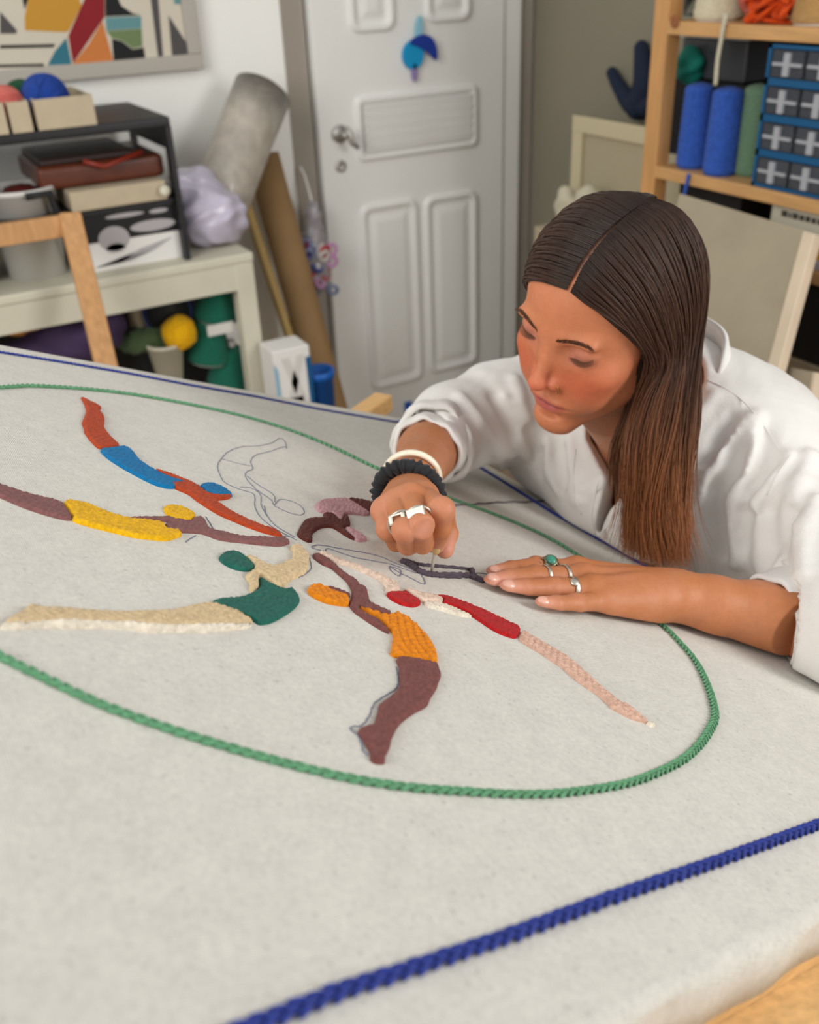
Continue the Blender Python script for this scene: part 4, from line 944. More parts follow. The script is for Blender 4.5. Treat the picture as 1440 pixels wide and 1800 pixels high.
solo(MB().bb((1.5, q[1] - .22, .0), (1.52, q[1] + .02, plane(1438, 690, 0, 1.5)[2])), 'terracotta_board', mat('terracotta', rgb(170, 92, 48), .6), 'terracotta board standing upright at the right frame edge', 'board', bevel=.003)
# pale canvas leaning in the far corner, seen from the back
XC = XR - .1
k0 = empty('leaning_canvas', plane(1060, 300, 0, XC), 'pale canvas with cream stretcher bars leaning in the far corner', 'canvas')
a = plane(1006, 222, 0, XC); b_ = plane(1150, 203, 0, XC); wd_ = a[1] - b_[1] + .1
y1_, y0_ = a[1], a[1] - wd_ - .12; zt_ = (a[2] + b_[2]) / 2
MB().bb((XC + .012, y0_, .02), (XC + .018, y1_, zt_ - .01)).build('canvas_back', mat('canvas_back', rgb(178, 168, 140), .9), k0)
for lo_, hi_ in (((XC, y1_ - .045, .02), (XC + .012, y1_, zt_)), ((XC, y0_, .02), (XC + .012, y0_ + .045, zt_)), ((XC - .001, y0_, zt_ - .045), (XC + .011, y1_, zt_)), ((XC - .001, y0_, .02), (XC + .011, y1_, .065))):
    MB().bb(lo_, hi_).build('stretcher_bar', mat('cream_bar', rgb(206, 194, 160), .6), k0, bevel=.003)
p = plane(1035, 345, 0, XC - .08)
blob('cloth_bundle', [(p + V(0, 0, -.03), (.04, .05, .06)), (p + V(0, .1, -.05), (.03, .04, .06))], mat('ivory_cloth', rgb(208, 200, 176), .8), 'ivory cloth bundle before the leaning canvas, above her head', 'cloth', disp=wr(.005, 60))
solo(MB().bb((XC - .14, p[1] - .2, 0), (XC - .02, p[1] + .17, p[2] - .105)), 'card_box', M_beige, 'beige card box in the corner under the ivory cloth', 'box', bevel=.004)
# navy coral-shaped wall piece
zc4 = lambda x, y: (920 + x / 2.769, y / 2.769)
cr = MB()
for pts, r in (([(575, 235), (585, 330), (592, 420), (560, 520)], [.02, .027, .036, .034]), ([(432, 355), (468, 425), (520, 500), (575, 520)], [.016, .02, .026, .03]), ([(575, 520), (640, 500), (680, 440), (690, 400)], [.03, .026, .02, .014])):
    P = catmull([plane(*zc4(*q), 0, XR - .03) for q in pts], 5); cr.tube(P, np.interp(np.linspace(0, 1, len(P)), np.linspace(0, 1, len(r)), r), 12)
    for e_, rr in ((P[0], r[0]), (P[-1], r[-1])): cr.ell(e_, rr * 1.02, None, 12, 8)
solo(cr, 'coral_wall_piece', mat('navy_felt', rgb(24, 36, 58), .9), 'navy coral-shaped piece on the grey wall beside the shelving', 'decoration', smooth=True)
# ================================================================ the woman leaning over the canvas
def nrm(v): v = np.asarray(v, float); return v / np.linalg.norm(v)
# head axes: right of the head, forward out of the face, up (from the eyes, in centimetres)
_l = V(.672, .542, -.502); _u = V(-.062, -.637, -.768)
_l = nrm(_l); _u = nrm(_u - _u @ _l * _l); _f = np.cross(_l, _u)
_c, _s = math.cos(.055), math.sin(.055); _l, _u = _l * _c + _u * _s, _u * _c - _l * _s
HX, HY, HZ = R @ (-_l), R @ _f, R @ _u
HM = np.array([HX, HY, HZ])
HO = at(980, 603, .955)
HS = .0098                                           # metres per head unit
def H(x, y, z): return HO + (V(x, y, z) @ HM) * HS
def toH(P): return ((P - HO.astype(np.float32)) @ HM.T.astype(np.float32)) / HS

SL = at(1368, 838, 1.12); SR = at(950, 700, 1.27)
NB = V(.785, .80, 1.035)
skullbase = H(0, -9.5, -6)

def face_sdf(q, full=True):
    """head in head units"""
    d = ellip(q, (0, -7.6, 3.4), (7.3, 9.0, 8.0))
    d = smin(d, ellip(q, (0, -4.2, -2.4), (6.1, 5.9, 7.0)), 2.5)
    for s in (-1, 1):
        d = smin(d, cone(q, (s * 4.9, -7.2, -6.2), (s * 1.3, -.1, -9.9), 1.9, 1.2), 2.2)
        d = smin(d, ellip(q, (s * 4.5, -1.5, -2.6), (1.7, 1.8, 1.5)), 1.8)     # cheekbone
        d = smin(d, ellip(q, (s * 3.0, -.9, -5.2), (2.2, 1.9, 2.4)), 1.8)      # cheek
        d = smin(d, ellip(q, (s * 2.7, .25, 1.9), (2.3, .85, .6)), 1.3)       # brow ridge
    d = smin(d, ellip(q, (0, .35, -9.7), (1.85, 1.6, 1.45)), 1.7)               # chin
    d = smin(d, ellip(q, (0, -.3, -6.9), (2.9, 1.9, 2.0)), 1.4)               # mouth mound
    for s in (-1, 1):                                                           # eye sockets and lids
        d = smax(d, -ellip(q, (s * 3.45, 1.5, .5), (1.75, 1.1, 1.15)), 1.0)
        d = smin(d, ellip(q, (s * 3.45, -.72, .30), (1.48, 1.28, 1.2)), .35)
        # upper lid swelling and lash crease
        d = smin(d, ellip(q, (s * 3.45, -.52, .47), (1.42, 1.14, .82)), .25)
        d = smax(d, -ellip(q, (s * 3.45, .65, -.37), (1.35, .22, .07)), .12)
        d = smax(d, -ellip(q, (s * 3.4, .62, 1.3), (1.4, .3, .07)), .18)
    nose = chain(q, [V(0, .45, 1.2), V(0, 1.55, -1.0), V(0, 2.9, -3.05)], [.55, .6, .72], .3)
    nose = smin(nose, ellip(q, (0, 3.0, -3.35), (.92, .8, .70)), .7)
    for s in (-1, 1):
        nose = smin(nose, ellip(q, (s * 1.2, 1.6, -3.7), (.62, .85, .62)), .5)
    d = smin(d, nose, 1.0)
    for s in (-1, 1): d = smax(d, -ellip(q, (s * .62, 1.85, -4.35), (.34, .55, .4)), .25)
    # mouth
    up = smin(ellip(q, (-.75, 1.35, -6.3), (1.3, .62, .46)), ellip(q, (.75, 1.35, -6.3), (1.3, .62, .46)), .35)
    up = smin(up, ellip(q, (0, .95, -6.4), (2.95, .60, .32)), .35)
    lo = smin(ellip(q, (0, 1.22, -7.4), (1.75, .72, .60)), ellip(q, (0, .85, -7.15), (2.8, .55, .32)), .35)
    d = smin(d, up, .28); d = smin(d, lo, .3)
    d = smax(d, -ellip(q, (0, 1.8, -6.80), (2.9, .85, .06)), .14)
    d = smax(d, -ellip(q, (0, 1.35, -8.35), (1.5, .5, .35)), .5)
    d = smax(d, -ellip(q, (0, 1.75, -5.45), (.28, .45, .55)), .3)
    for s in (-1, 1): d = smin(d, ellip(q, (s * 7.0, -8.2, -1.6), (.55, 1.5, 2.6)), .5)   # ears
    return d
def neck_sdf(P):
    d = cone(P, skullbase, NB - V(0, 0, .01), .054, .056)
    return smin(d, cone(P, H(0, -5.5, -8.2), NB + V(-.045, -.015, -.045), .035, .05), .03)
TC = V(.815, .755, .925)
def canvas_clip(P):
    h = (P - O0.astype(np.float32)) @ NU.astype(np.float32) - .0035
    e = (P - O0.astype(np.float32)) @ E1.astype(np.float32); lim = float((Cfr @ V(1, 0) + Cnr @ V(1, 0)) / 2) 
    return np.maximum(-h, e - (lim + .004))          # negative inside the canvas slab
def slab(P):
    h = (P - O0.astype(np.float32)) @ NU.astype(np.float32)
    p2 = (P - O0.astype(np.float32)) @ np.array([E1, E2], np.float32).T
    dd = (Cfr - Cnr) / np.linalg.norm(Cfr - Cnr); nn_ = V(dd[1], -dd[0])
    if nn_[0] < 0: nn_ = -nn_
    e = (p2 - Cnr.astype(np.float32)) @ nn_.astype(np.float32)
    return np.maximum(np.maximum(h - .0035, -h - .06), e - .004)
def torso(P):
    d = ellip(P, TC, (.118, .175, .13))
    d = smin(d, cone(P, SR + V(.01, -.03, -.01), SL + V(0, .02, -.01), .058, .062), .06)
    d = smin(d, cone(P, V(.85, .78, .90), V(1.04, .88, .70), .125, .14), .08)
    d = smin(d, cone(P, NB, TC + V(0, 0, .04), .055, .09), .06)
    return d
ELR = onC(792, 762, .052); CUR = onC(751, 795, .043)
WRR = onC(724, 852, .036)
ELL = onC(1520, 1128, .048); CUL = onC(1384, 1088, .034); WRL = onC(1190, 1050, .024)
def arm_r(P): return chain(P, [SR, ELR, CUR, WRR], [.05, .040, .029, .023], .02)
def arm_l(P): 
    a = cone(P, SL, ELL, .046, .038)
    b = chain(P, [ELL, onC(1330, 1080, .031), onC(1250, 1064, .027), WRL], [.038, .031, .0275, .0245], .01)
    return smin(a, b, .02)

# ---- hands
def fing(P, pts, rs, k=.003): return chain(P, pts, rs, k)
oc = onC
LH = dict(index=([oc(1010, 1003, .017), oc(942, 996, .0115), oc(898, 1001, .009), oc(866, 1007, .0065)], [.0105, .0088, .0078, .0064]),
          middle=([oc(1022, 1016, .019), oc(940, 1013, .0125), oc(893, 1017, .009), oc(863, 1022, .007)], [.011, .0092, .0082, .0068]),
          ring=([oc(1040, 1036, .018), oc(970, 1034, .012), oc(922, 1034, .009), oc(891, 1033, .007)], [.0108, .0091, .0081, .0068]),
          pinky=([oc(1062, 1057, .013), oc(1012, 1061, .010), oc(978, 1062, .0085), oc(952, 1061, .0068)], [.0098, .0082, .0074, .0062]))
def hand_l(P):
    d = None
    for k, (p, r) in LH.items():
        e = fing(P, p, r); e = smin(e, sph(P, p[1], r[1] * 1.06), .004)
        d = e if d is None else smin(d, e, .0010)
    palm = None
    for k, (p, r) in LH.items():
        w_ = WRL + (V(0, 0, 0) if k != 'pinky' else V(0, 0, -.002))
        e = cone(P, p[0], WRL * .75 + p[0] * .25 + NU * .001, r[0] * 1.02, .0165)
        palm = e if palm is None else smin(palm, e, .012)
    palm = smin(palm, cone(P, oc(1105, 1050, .014), WRL, .02, .023), .018)
    palm = smin(palm, cone(P, oc(1070, 1062, .011), oc(1140, 1064, .015), .012, .018), .016)
    palm = smin(palm, cone(P, oc(1020, 1022, .006), oc(1120, 1030, .012), .009, .016), .012)      # thumb tucked below
    d = smin(d, palm, .006)
    for k, (p, r) in LH.items():                                                                  # knuckles and tendons
        d = smin(d, sph(P, p[0] + NU * .0015, r[0] * .98), .008)
        d = smin(d, cone(P, p[0] + NU * .0075, p[0] * .45 + WRL * .55 + NU * .0160, .0042, .0028), .007)
    d = smin(d, sph(P, oc(1176, 1050, .028), .0085), .022)                                         # wrist bone
    return d
RH = dict(index=([oc(745, 874, .056), oc(776, 896, .066), oc(774, 928, .050), oc(767, 958, .030)], [.0108, .0094, .0085, .0072]),
          middle=([oc(722, 876, .058), oc(741, 924, .054), oc(743, 955, .034), oc(730, 954, .020)], [.0106, .0089, .0083, .0074]),
          ring=([oc(698, 885, .050), oc(711, 932, .046), oc(717, 958, .028), oc(706, 952, .015)], [.0102, .0086, .0080, .0072]),
          pinky=([oc(676, 899, .040), oc(682, 930, .032), oc(697, 953, .019), oc(704, 945, .010)], [.0098, .0084, .0077, .0068]),
          thumb=([oc(745, 868, .030), oc(778, 905, .036), oc(786, 938, .034), oc(782, 966, .024)], [.0125, .0108, .0092, .0078]))
def hand_r(P):
    d = None
    for k, (p, r) in RH.items():
        e = fing(P, p, r)
        if k != 'thumb': e = smin(e, sph(P, p[1], r[1] * 1.07), .004)
        d = e if d is None else smin(d, e, .0010)
    palm = None
    for k, (p, r) in RH.items():
        e = cone(P, p[0], WRR, r[0] * 1.05, .019); palm = e if palm is None else smin(palm, e, .006)
    palm = smin(palm, ellip(P, oc(716, 898, .030), (.020, .016, .014)), .010)
    d = smin(d, palm, .005)
    for k, (p, r) in RH.items():
        if k != 'thumb': d = smin(d, sph(P, p[0] + NU * .002, r[0] * 1.0), .006)
    return d
def lerpc(a, b, t): return a * (1 - t[:, None]) + b * t[:, None]
SK = np.array(rgb(192, 120, 83)); SKR = np.array(rgb(184, 78, 52)); LIP = np.array(rgb(172, 86, 78)); SKD = np.array(rgb(150, 92, 66)); SKP = np.array(rgb(222, 158, 138))
def g_(q, c, r): return np.exp(-(((q - np.asarray(c)) / np.asarray(r)) ** 2).sum(1))
def head_col(v):
    q = (v - HO) @ HM.T / HS; c = np.tile(SK, (len(v), 1))
    for s in (-1, 1):
        c = lerpc(c, SKR, .55 * np.clip(g_(q, (s * 3.9, .2, -3.1), (3.4, 4, 2.3)) * 1.1, 0, 1))
        c = lerpc(c, np.array(rgb(172, 112, 98)), .75 * g_(q, (s * 3.45, .6, .25), (1.6, 1.2, .9)))
        c = lerpc(c, SKD, .5 * g_(q, (s * 3.4, .6, -.5), (1.5, 1, .25)))
        c = lerpc(c, SKD, .3 * g_(q, (s * 1.1, .9, .4), (.7, 1, .8)))
    c = lerpc(c, np.array(rgb(214, 104, 84)), .6 * g_(q, (0, 3.1, -3.5), (1.3, 1.2, 1.0)))
    lip = np.clip(1.7 * g_(q, (0, 1.6, -6.85), (2.6, 1.8, .85)) ** 1.0 - .45, 0, 1) * (q[:, 1] > .2)
    c = lerpc(c, LIP, np.clip(lip * 1.3, 0, 1))
    c = lerpc(c, np.array(rgb(110, 52, 48)), .8 * g_(q, (0, 1.3, -6.84), (2.7, 1.0, .1)))
    for s in (-1, 1): c = lerpc(c, np.array(rgb(90, 40, 30)), g_(q, (s * .62, 1.95, -4.35), (.4, .6, .35)))
    sc = np.clip((q[:, 2] - 8.0) / 1.0, 0, 1) * .6; c = lerpc(c, np.array(rgb(176, 140, 126)), sc)
    return c
def arm_col(tips):
    def f(v):
        c = np.tile(np.array(rgb(184, 116, 72)), (len(v), 1))
        n_ = np.sin(v[:, 0] * 90) * np.sin(v[:, 1] * 80 + v[:, 2] * 70) * .5 + .5
        c = lerpc(c, np.array(rgb(204, 140, 112)), .3 * n_)
        for t, rr in tips: c = lerpc(c, SKP, .75 * np.exp(-((v - t) ** 2).sum(1) / rr ** 2))
        return c
    return f
chunks = []
def chunk(fn, lo, hi, h, cf):
    v, q = surfnet(fn, lo, hi, h); chunks.append((v, q, cf(v)))
hc = H(0, -6, 0)
chunk(lambda P: smin(face_sdf(toH(P)) * HS, neck_sdf(P), .02), hc - .150, hc + .150, .0019, head_col)
def body_sdf(P):
    d = torso(P) + .019
    d = smin(d, neck_sdf(P), .03)
    return smax(d, -slab(P), .004)
plain = lambda v: np.tile(np.array(rgb(200, 138, 104)), (len(v), 1))
chunk(body_sdf, V(.60, .52, .55), V(1.2, 1.08, 1.12), .006, plain)
def al(P): return smax(smin(arm_l(P), hand_l(P), .012), -slab(P) + .0018, .002)
lo = np.min([oc(850, 1010), oc(1190, 1090)], 0) ; 
chunk(al, V(.36, .47, .87), V(.67, .66, 1.07), .0013, arm_col([(LH[k][0][3], .013) for k in LH] + [(LH[k][0][1], .007) for k in LH]))
chunk(al, V(.655, .36, .80), V(.96, .74, 1.05), .003, arm_col([]))
def ar(P): return smax(smin(arm_r(P), hand_r(P), .010), -slab(P) + .0018, .002)
chunk(ar, V(.27, .55, .96), V(.50, .86, 1.18), .0013, arm_col([(RH[k][0][1], .009) for k in RH if k != 'thumb'] + [(RH[k][0][0], .01) for k in RH if k != 'thumb'] + [(RH['index'][0][3], .012), (RH['thumb'][0][3], .014)]))
chunk(ar, V(.42, .74, .88), V(.80, 1.06, 1.10), .003, arm_col([]))
off = 0; vv = []; qq = []; ccs = []
for v, q, c in chunks: vv.append(v); qq.append(q + off); ccs.append(c); off += len(v)
M_skin = mat('skin', (.6, .35, .22), .52, attr='Col', noise=.06, nscale=160, bump=.12, bscale=420, sss=.12, spec=.4)
person = empty('person', V(1.0, .85, 0), 'woman with long brown hair in a white linen shirt leaning over the canvas', 'person')
body = mesh_np('body', np.vstack(vv), np.vstack(qq), M_skin, person, col=np.vstack(ccs))
HEADFN = lambda P: smin(face_sdf(toH(P)) * HS, neck_sdf(P), .02)

# ---- shirt
def ridge(pts, r0=.006, fn=None, lift=.001):
    P3 = [hit(fn, x, y, .8, 1.6) for x, y in pts]; n = len(P3)
    rs = [r0 * (.35 + .65 * math.sin(math.pi * (i + .6) / (n + .2))) for i in range(n)]
    return P3, rs
CFR0 = onC(806, 770, .06)
def shirt_base(P):
    d = torso(P) - .010
    d = smin(d, chain(P, [SR + V(-.0, -.01, 0), ELR * .5 + SR * .5 + V(0, 0, .004), ELR + V(.004, 0, .006), CUR], [.066, .060, .052, .037], .02), .035)
    d = smin(d, chain(P, [SL, ELL, ELL * .55 + CUL * .45], [.070, .062, .055], .02), .04)
    # cloth falling in front of the chest on to the canvas
    d = smin(d, chain(P, [onC(955, 815, .04), onC(1045, 880, .036), onC(1130, 940, .028), onC(1250, 975, .03), onC(1350, 1005, .04)], [.036, .038, .030, .032, .036], .02), .05)
    return d
def build_shirt():
    up = [([(1255,694),(1227,732),(1207,774),(1193,822)], .007), ([(1331,729),(1286,753),(1262,794),(1241,846),(1231,884)], .008), ([(1331,732),(1327,784),(1310,829),(1282,877),(1279,925),(1293,987)], .009),
          ([(1389,801),(1358,842),(1331,891),(1341,912)], .008), ([(1300,880),(1290,930),(1300,980)], .006), ([(1425,800),(1400,860),(1395,930)], .009), ([(1435,880),(1410,950),(1412,1010)], .009),
          ([(809,698),(835,732),(866,771),(896,799)], .007), ([(905,667),(914,707),(927,735)], .006), ([(840,745),(870,790),(880,822)], .006), ([(885,700),(900,750),(930,800)], .007), ([(960,780),(965,830),(985,862)], .007), ([(1003,770),(1005,820),(1012,880)], .006), ([(1130,850),(1160,900),(1165,960)], .006), ([(1210,900),(1225,960),(1235,1005)], .006), ([(1180,830),(1185,900),(1200,960)], .006)]
    valley = [([(1290,735),(1262,770),(1240,810)], .006), ([(1345,760),(1352,810),(1330,850)], .006), ([(1262,860),(1262,910),(1272,970)], .008), ([(1350,900),(1350,960),(1340,1000)], .012), ([(870,700),(893,735),(905,765)], .006), ([(935,760),(945,800),(950,830)], .006), ([(1300,790),(1290,830),(1262,860)], .006), ([(985,800),(990,850)], .005), ([(1390,900),(1375,950),(1370,1000)], .008), ([(1310,905),(1308,960)], .006)]
    U = [ridge(p, r, shirt_base) for p, r in up]; W = [ridge(p, r, shirt_base) for p, r in valley]
    vn = nrm(V(-.75, -.5, .42)); vf = frame_to(vn)[:2].astype(np.float32)
    vp = [hit(shirt_base, *q, .8, 1.6) for q in ((1078, 755), (1090, 800), (1088, 843), (1062, 893), (1052, 932))]
    vr = [.038, .028, .016, .007, .0035]
    ax = nrm(WRR - ELR); cl = nrm(nrm(WRL - CUL) + R @ V(0, .45, .0))
    def fn(P):
        d = shirt_base(P)
        for p, r in U:
            d = smin(d, chain(P, p, [x * .95 for x in r], .0), .012)
        for p, r in W:
            d = smax(d, -chain(P, p, [x * 1.1 for x in r], .0), .014)
        d = d + .00035 * np.sin(P[:, 0] * 230 + 5 * np.sin(P[:, 2] * 90)) * np.sin(P[:, 2] * 260 + 4 * np.sin(P[:, 1] * 110)) + .0011 * np.sin(P[:, 0] * 60 + 4 * np.sin(P[:, 1] * 22)) * np.sin(P[:, 2] * 75 + 3 * np.sin(P[:, 0] * 31))
        d = np.maximum(d, -(body_clear(P)))
        pv = P - vp[2].astype(np.float32); pz = pv @ vn.astype(np.float32)
        p2 = np.c_[pv @ vf.T, np.zeros(len(P), np.float32)]
        v2 = [np.r_[vf @ (x - vp[2]), 0] for x in vp]
        d = smax(d, -np.maximum(chain(p2, v2, vr, .0), np.abs(pz) - .06), .003)
        d = smax(d, -(cone(P, NB + V(.005, 0, -.02), H(0, -8, -5), .056, .075)), .008)
        # open the sleeves at the cuffs
        for c_, a_, rr_, e_ in ((CUR, ax, .064, .05), (CUL, cl, .052, .07)):
            d = np.maximum(d, -np.maximum(-((P - c_.astype(np.float32)) @ a_.astype(np.float32)), cone(P, c_ - a_ * .02, c_ + a_ * e_, rr_, rr_)))
        return smax(d, -slab(P), .003)
    return fn, vp
def body_clear(P):
    # hollow interior, so that the shirt is a shell round the body
    return torso(P) + .010
sfn, VP = build_shirt()
v, q = surfnet(sfn, V(.50, .33, .58), V(1.24, 1.13, 1.16), .0036)
M_linen_w = mat('white_linen', rgb(228, 225, 220), .82, noise=.02, nscale=60, bump=.35, bscale=650, sheen=.15, spec=.2)
shirt = mesh_np('shirt', v, q, M_linen_w, person); shirt['label'] = 'white linen shirt with rolled sleeves'
print('SHIRT', len(v), 'pix', [np.round(pix(p)) for p in (TC, SL, SR, NB, ELR, CUR, WRR, ELL, CUL, WRL, skullbase, H(0,0,0), H(0,-8,11))])
# ---- cuffs, collar, placket, buttons
def cuff(name, c, axis, r, wid, th, lab=None, sq=1.0, tilt=None, seed=1):
    Fm = frame_to(axis); n = 56; m = 14; vs = []
    for i in range(n):
        a = 2 * math.pi * i / n
        d = Fm[0] * math.cos(a) + Fm[1] * math.sin(a) * sq
        wob = 1 + .05 * math.sin(3 * a + seed) + .03 * math.sin(7 * a + 2 * seed)
        sh = wid * .16 * math.sin(2 * a + seed)
        for k in range(m):
            b = 2 * math.pi * k / m; ca, sa = math.cos(b), math.sin(b)
            x = math.copysign(abs(ca) ** .6, ca) * th; z = math.copysign(abs(sa) ** .8, sa) * wid / 2
            vs.append(c + d * (r * wob + x + .0012 * math.sin(9 * a + z * 300)) + Fm[2] * (z + sh))
    fs = [(i * m + k, ((i + 1) % n) * m + k, ((i + 1) % n) * m + (k + 1) % m, i * m + (k + 1) % m) for i in range(n) for k in range(m)]
    vs = [v - NU * min(0, (v - O0) @ NU - .004) if True else v for v in vs]
    b = MB(); b.add(vs, fs); o = b.build(name, M_linen_w, shirt, smooth=True)
    return o
axR = nrm(WRR - ELR); axL = nrm(nrm(WRL - CUL) + R @ V(0, .45, .0))
cuff('cuff', CUR - axR * .016, axR, .0365, .040, .0038, seed=1)
cuff('cuff', CUR - axR * .040 + NU * .002, axR, .044, .034, .0045, seed=3)
cuff('cuff', CUL - axL * .006, axL, .0440, .050, .0035, seed=2)
cuff('cuff', CUL - axL * .034, axL, .0515, .036, .0045, seed=5)

# ---- hair
def G(*p): return [H(*x) for x in p]
tail = lambda *p: [at(x, y, d) for x, y, d in p]
near = [
 G((-1.95, .45, 7.3), (-3.7, .05, 6.3), (-5.5, -1.4, 4.6), (-6.8, -3.5, 1.7), (-7.2, -5.6, -2.2)) + tail((1122, 715, .985), (1104, 800, .995), (1112, 900, 1.01), (1106, 985, 1.02)),
 G((-2.05, -1.5, 9.6), (-4.0, -1.5, 8.6), (-6.3, -2.6, 6.0), (-7.5, -4.4, 2.0), (-7.9, -6.2, -2.4)) + tail((1140, 715, .97), (1124, 800, .98), (1128, 900, .995), (1124, 992, 1.01)),
 G((-2.05, -4.6, 11.15), (-4.4, -4.4, 10.1), (-7.0, -4.9, 7.2), (-8.3, -6.0, 2.6), (-8.5, -7.4, -2.4)) + tail((1162, 720, .96), (1148, 800, .97), (1142, 900, .99), (1146, 1000, 1.0)),
 G((-1.95, -8.0, 11.75), (-4.4, -8.1, 10.9), (-7.3, -8.0, 7.4), (-8.6, -8.6, 2.6), (-8.8, -9.0, -2.4)) + tail((1186, 725, .96), (1174, 810, .97), (1168, 900, .985), (1172, 1003, 1.0)),
 G((-.9, -12.2, 10.95), (-3.8, -12.8, 10.2), (-6.6, -12.8, 7.2), (-8.2, -12.2, 2.4), (-8.6, -11.4, -2.4)) + tail((1208, 730, .97), (1196, 815, .98), (1186, 900, .995), (1194, 1000, 1.005)),
 G((.3, -15.6, 7.6), (-2.6, -16.6, 6.8), (-5.6, -16.0, 4.0), (-7.0, -14.4, .6), (-7.6, -13.0, -3.0)) + tail((1226, 735, .985), (1212, 810, .995), (1200, 900, 1.005), (1206, 985, 1.015))]
far = [
 G((-1.3, .5, 7.3), (1.2, .8, 7.1), (3.8, .1, 6.0), (5.9, -1.6, 3.9), (6.9, -3.6, 1.4), (7.1, -5.6, -2.0), (7.2, -7.4, -6.0), (6.4, -8.6, -10), (6.0, -9, -15)),
 G((-1.5, -1.4, 9.65), (1.6, -1.1, 9.5), (4.6, -1.6, 7.9), (6.4, -2.8, 5.3), (7.5, -4.4, 2.0), (7.7, -6.4, -2.4), (7.4, -8.2, -6.5), (6.8, -9.4, -10.5), (6.5, -9.6, -16)),
 G((-1.6, -4.6, 11.2), (1.8, -4.3, 11.2), (5.0, -4.6, 9.4), (7.1, -5.0, 6.4), (8.2, -6.4, 2.4), (8.2, -8.0, -2.4), (7.8, -9.4, -6.5), (7.4, -10.2, -11), (7.2, -10, -16)),
 G((-1.8, -8.6, 11.8), (2.0, -9.2, 11.7), (5.2, -9.5, 9.8), (7.5, -9.7, 6.4), (8.4, -9.8, 2.4), (8.4, -10.4, -2.4), (8.0, -11, -6.5), (7.6, -11.4, -11), (7.4, -11, -16)),
 G((-.9, -13.0, 10.6), (1.6, -15.2, 9.0), (4.2, -16.0, 6.4), (6.2, -15.4, 3.4), (7.0, -14.4, .4), (7.2, -13.8, -4), (7.0, -13, -8), (7.0, -12.4, -12), (6.8, -12, -16))]
back = [
 G((-.2, -15.6, 7.6), (-1.6, -17.2, 5.6), (-3.6, -17.4, 2.0), (-5.2, -16.2, -2.0), (-5.6, -14.6, -6.0), (-5.2, -14, -10)),
 G((0, -15.8, 7.8), (0, -17.6, 5.6), (0, -17.9, 1.6), (0, -16.8, -3.0), (0, -15.2, -7.5), (0, -14.2, -11)),
 G((.2, -15.6, 8.0), (1.8, -17.4, 5.8), (3.8, -17.2, 2.0), (5.2, -16, -2.5), (5.4, -14.6, -7), (5.4, -13.8, -11))]
inner = [
 G((-6.7, -4.6, 1.5), (-6.8, -5.2, -1.0), (-6.3, -5.6, -3.5)) + tail((1108, 712, 1.0), (1086, 790, 1.02), (1088, 880, 1.03)),
 G((-7.0, -6.5, 1.5), (-7.0, -7, -1.5), (-6.5, -7.5, -4)) + tail((1128, 728, 1.02), (1104, 800, 1.035), (1100, 880, 1.04)),
 G((-6.8, -9, 1.5), (-6.8, -9.5, -2), (-6.0, -10, -5)) + tail((1152, 740, 1.03), (1128, 800, 1.04), (1120, 880, 1.045))]
def resample(gs, n):
    out = []
    for g in gs:
        c = catmull(g, 8); s = np.r_[0, np.cumsum(np.linalg.norm(np.diff(c, axis=0), axis=1))]
        # parameter by control point so that guides stay aligned
        t = np.linspace(0, len(c) - 1, n); out.append(np.stack([np.interp(t, np.arange(len(c)), c[:, k]) for k in range(3)], 1))
    return np.array(out)
def interp_guides(Gs, u):           # Gs (k,n,3), u in [0,1] -> (m,n,3), Catmull-Rom across guides
    k = len(Gs); x = np.clip(u, 0, 1) * (k - 1); i = np.minimum(x.astype(int), k - 2); t = (x - i)[:, None, None]
    P = np.concatenate([[2 * Gs[0] - Gs[1]], Gs, [2 * Gs[-1] - Gs[-2]]]); p0, p1, p2, p3 = P[i], P[i + 1], P[i + 2], P[i + 3]
    return .5 * (2 * p1 + (p2 - p0) * t + (2 * p0 - 5 * p1 + 4 * p2 - p3) * t ** 2 + (3 * p1 - p0 - 3 * p2 + p3) * t ** 3)
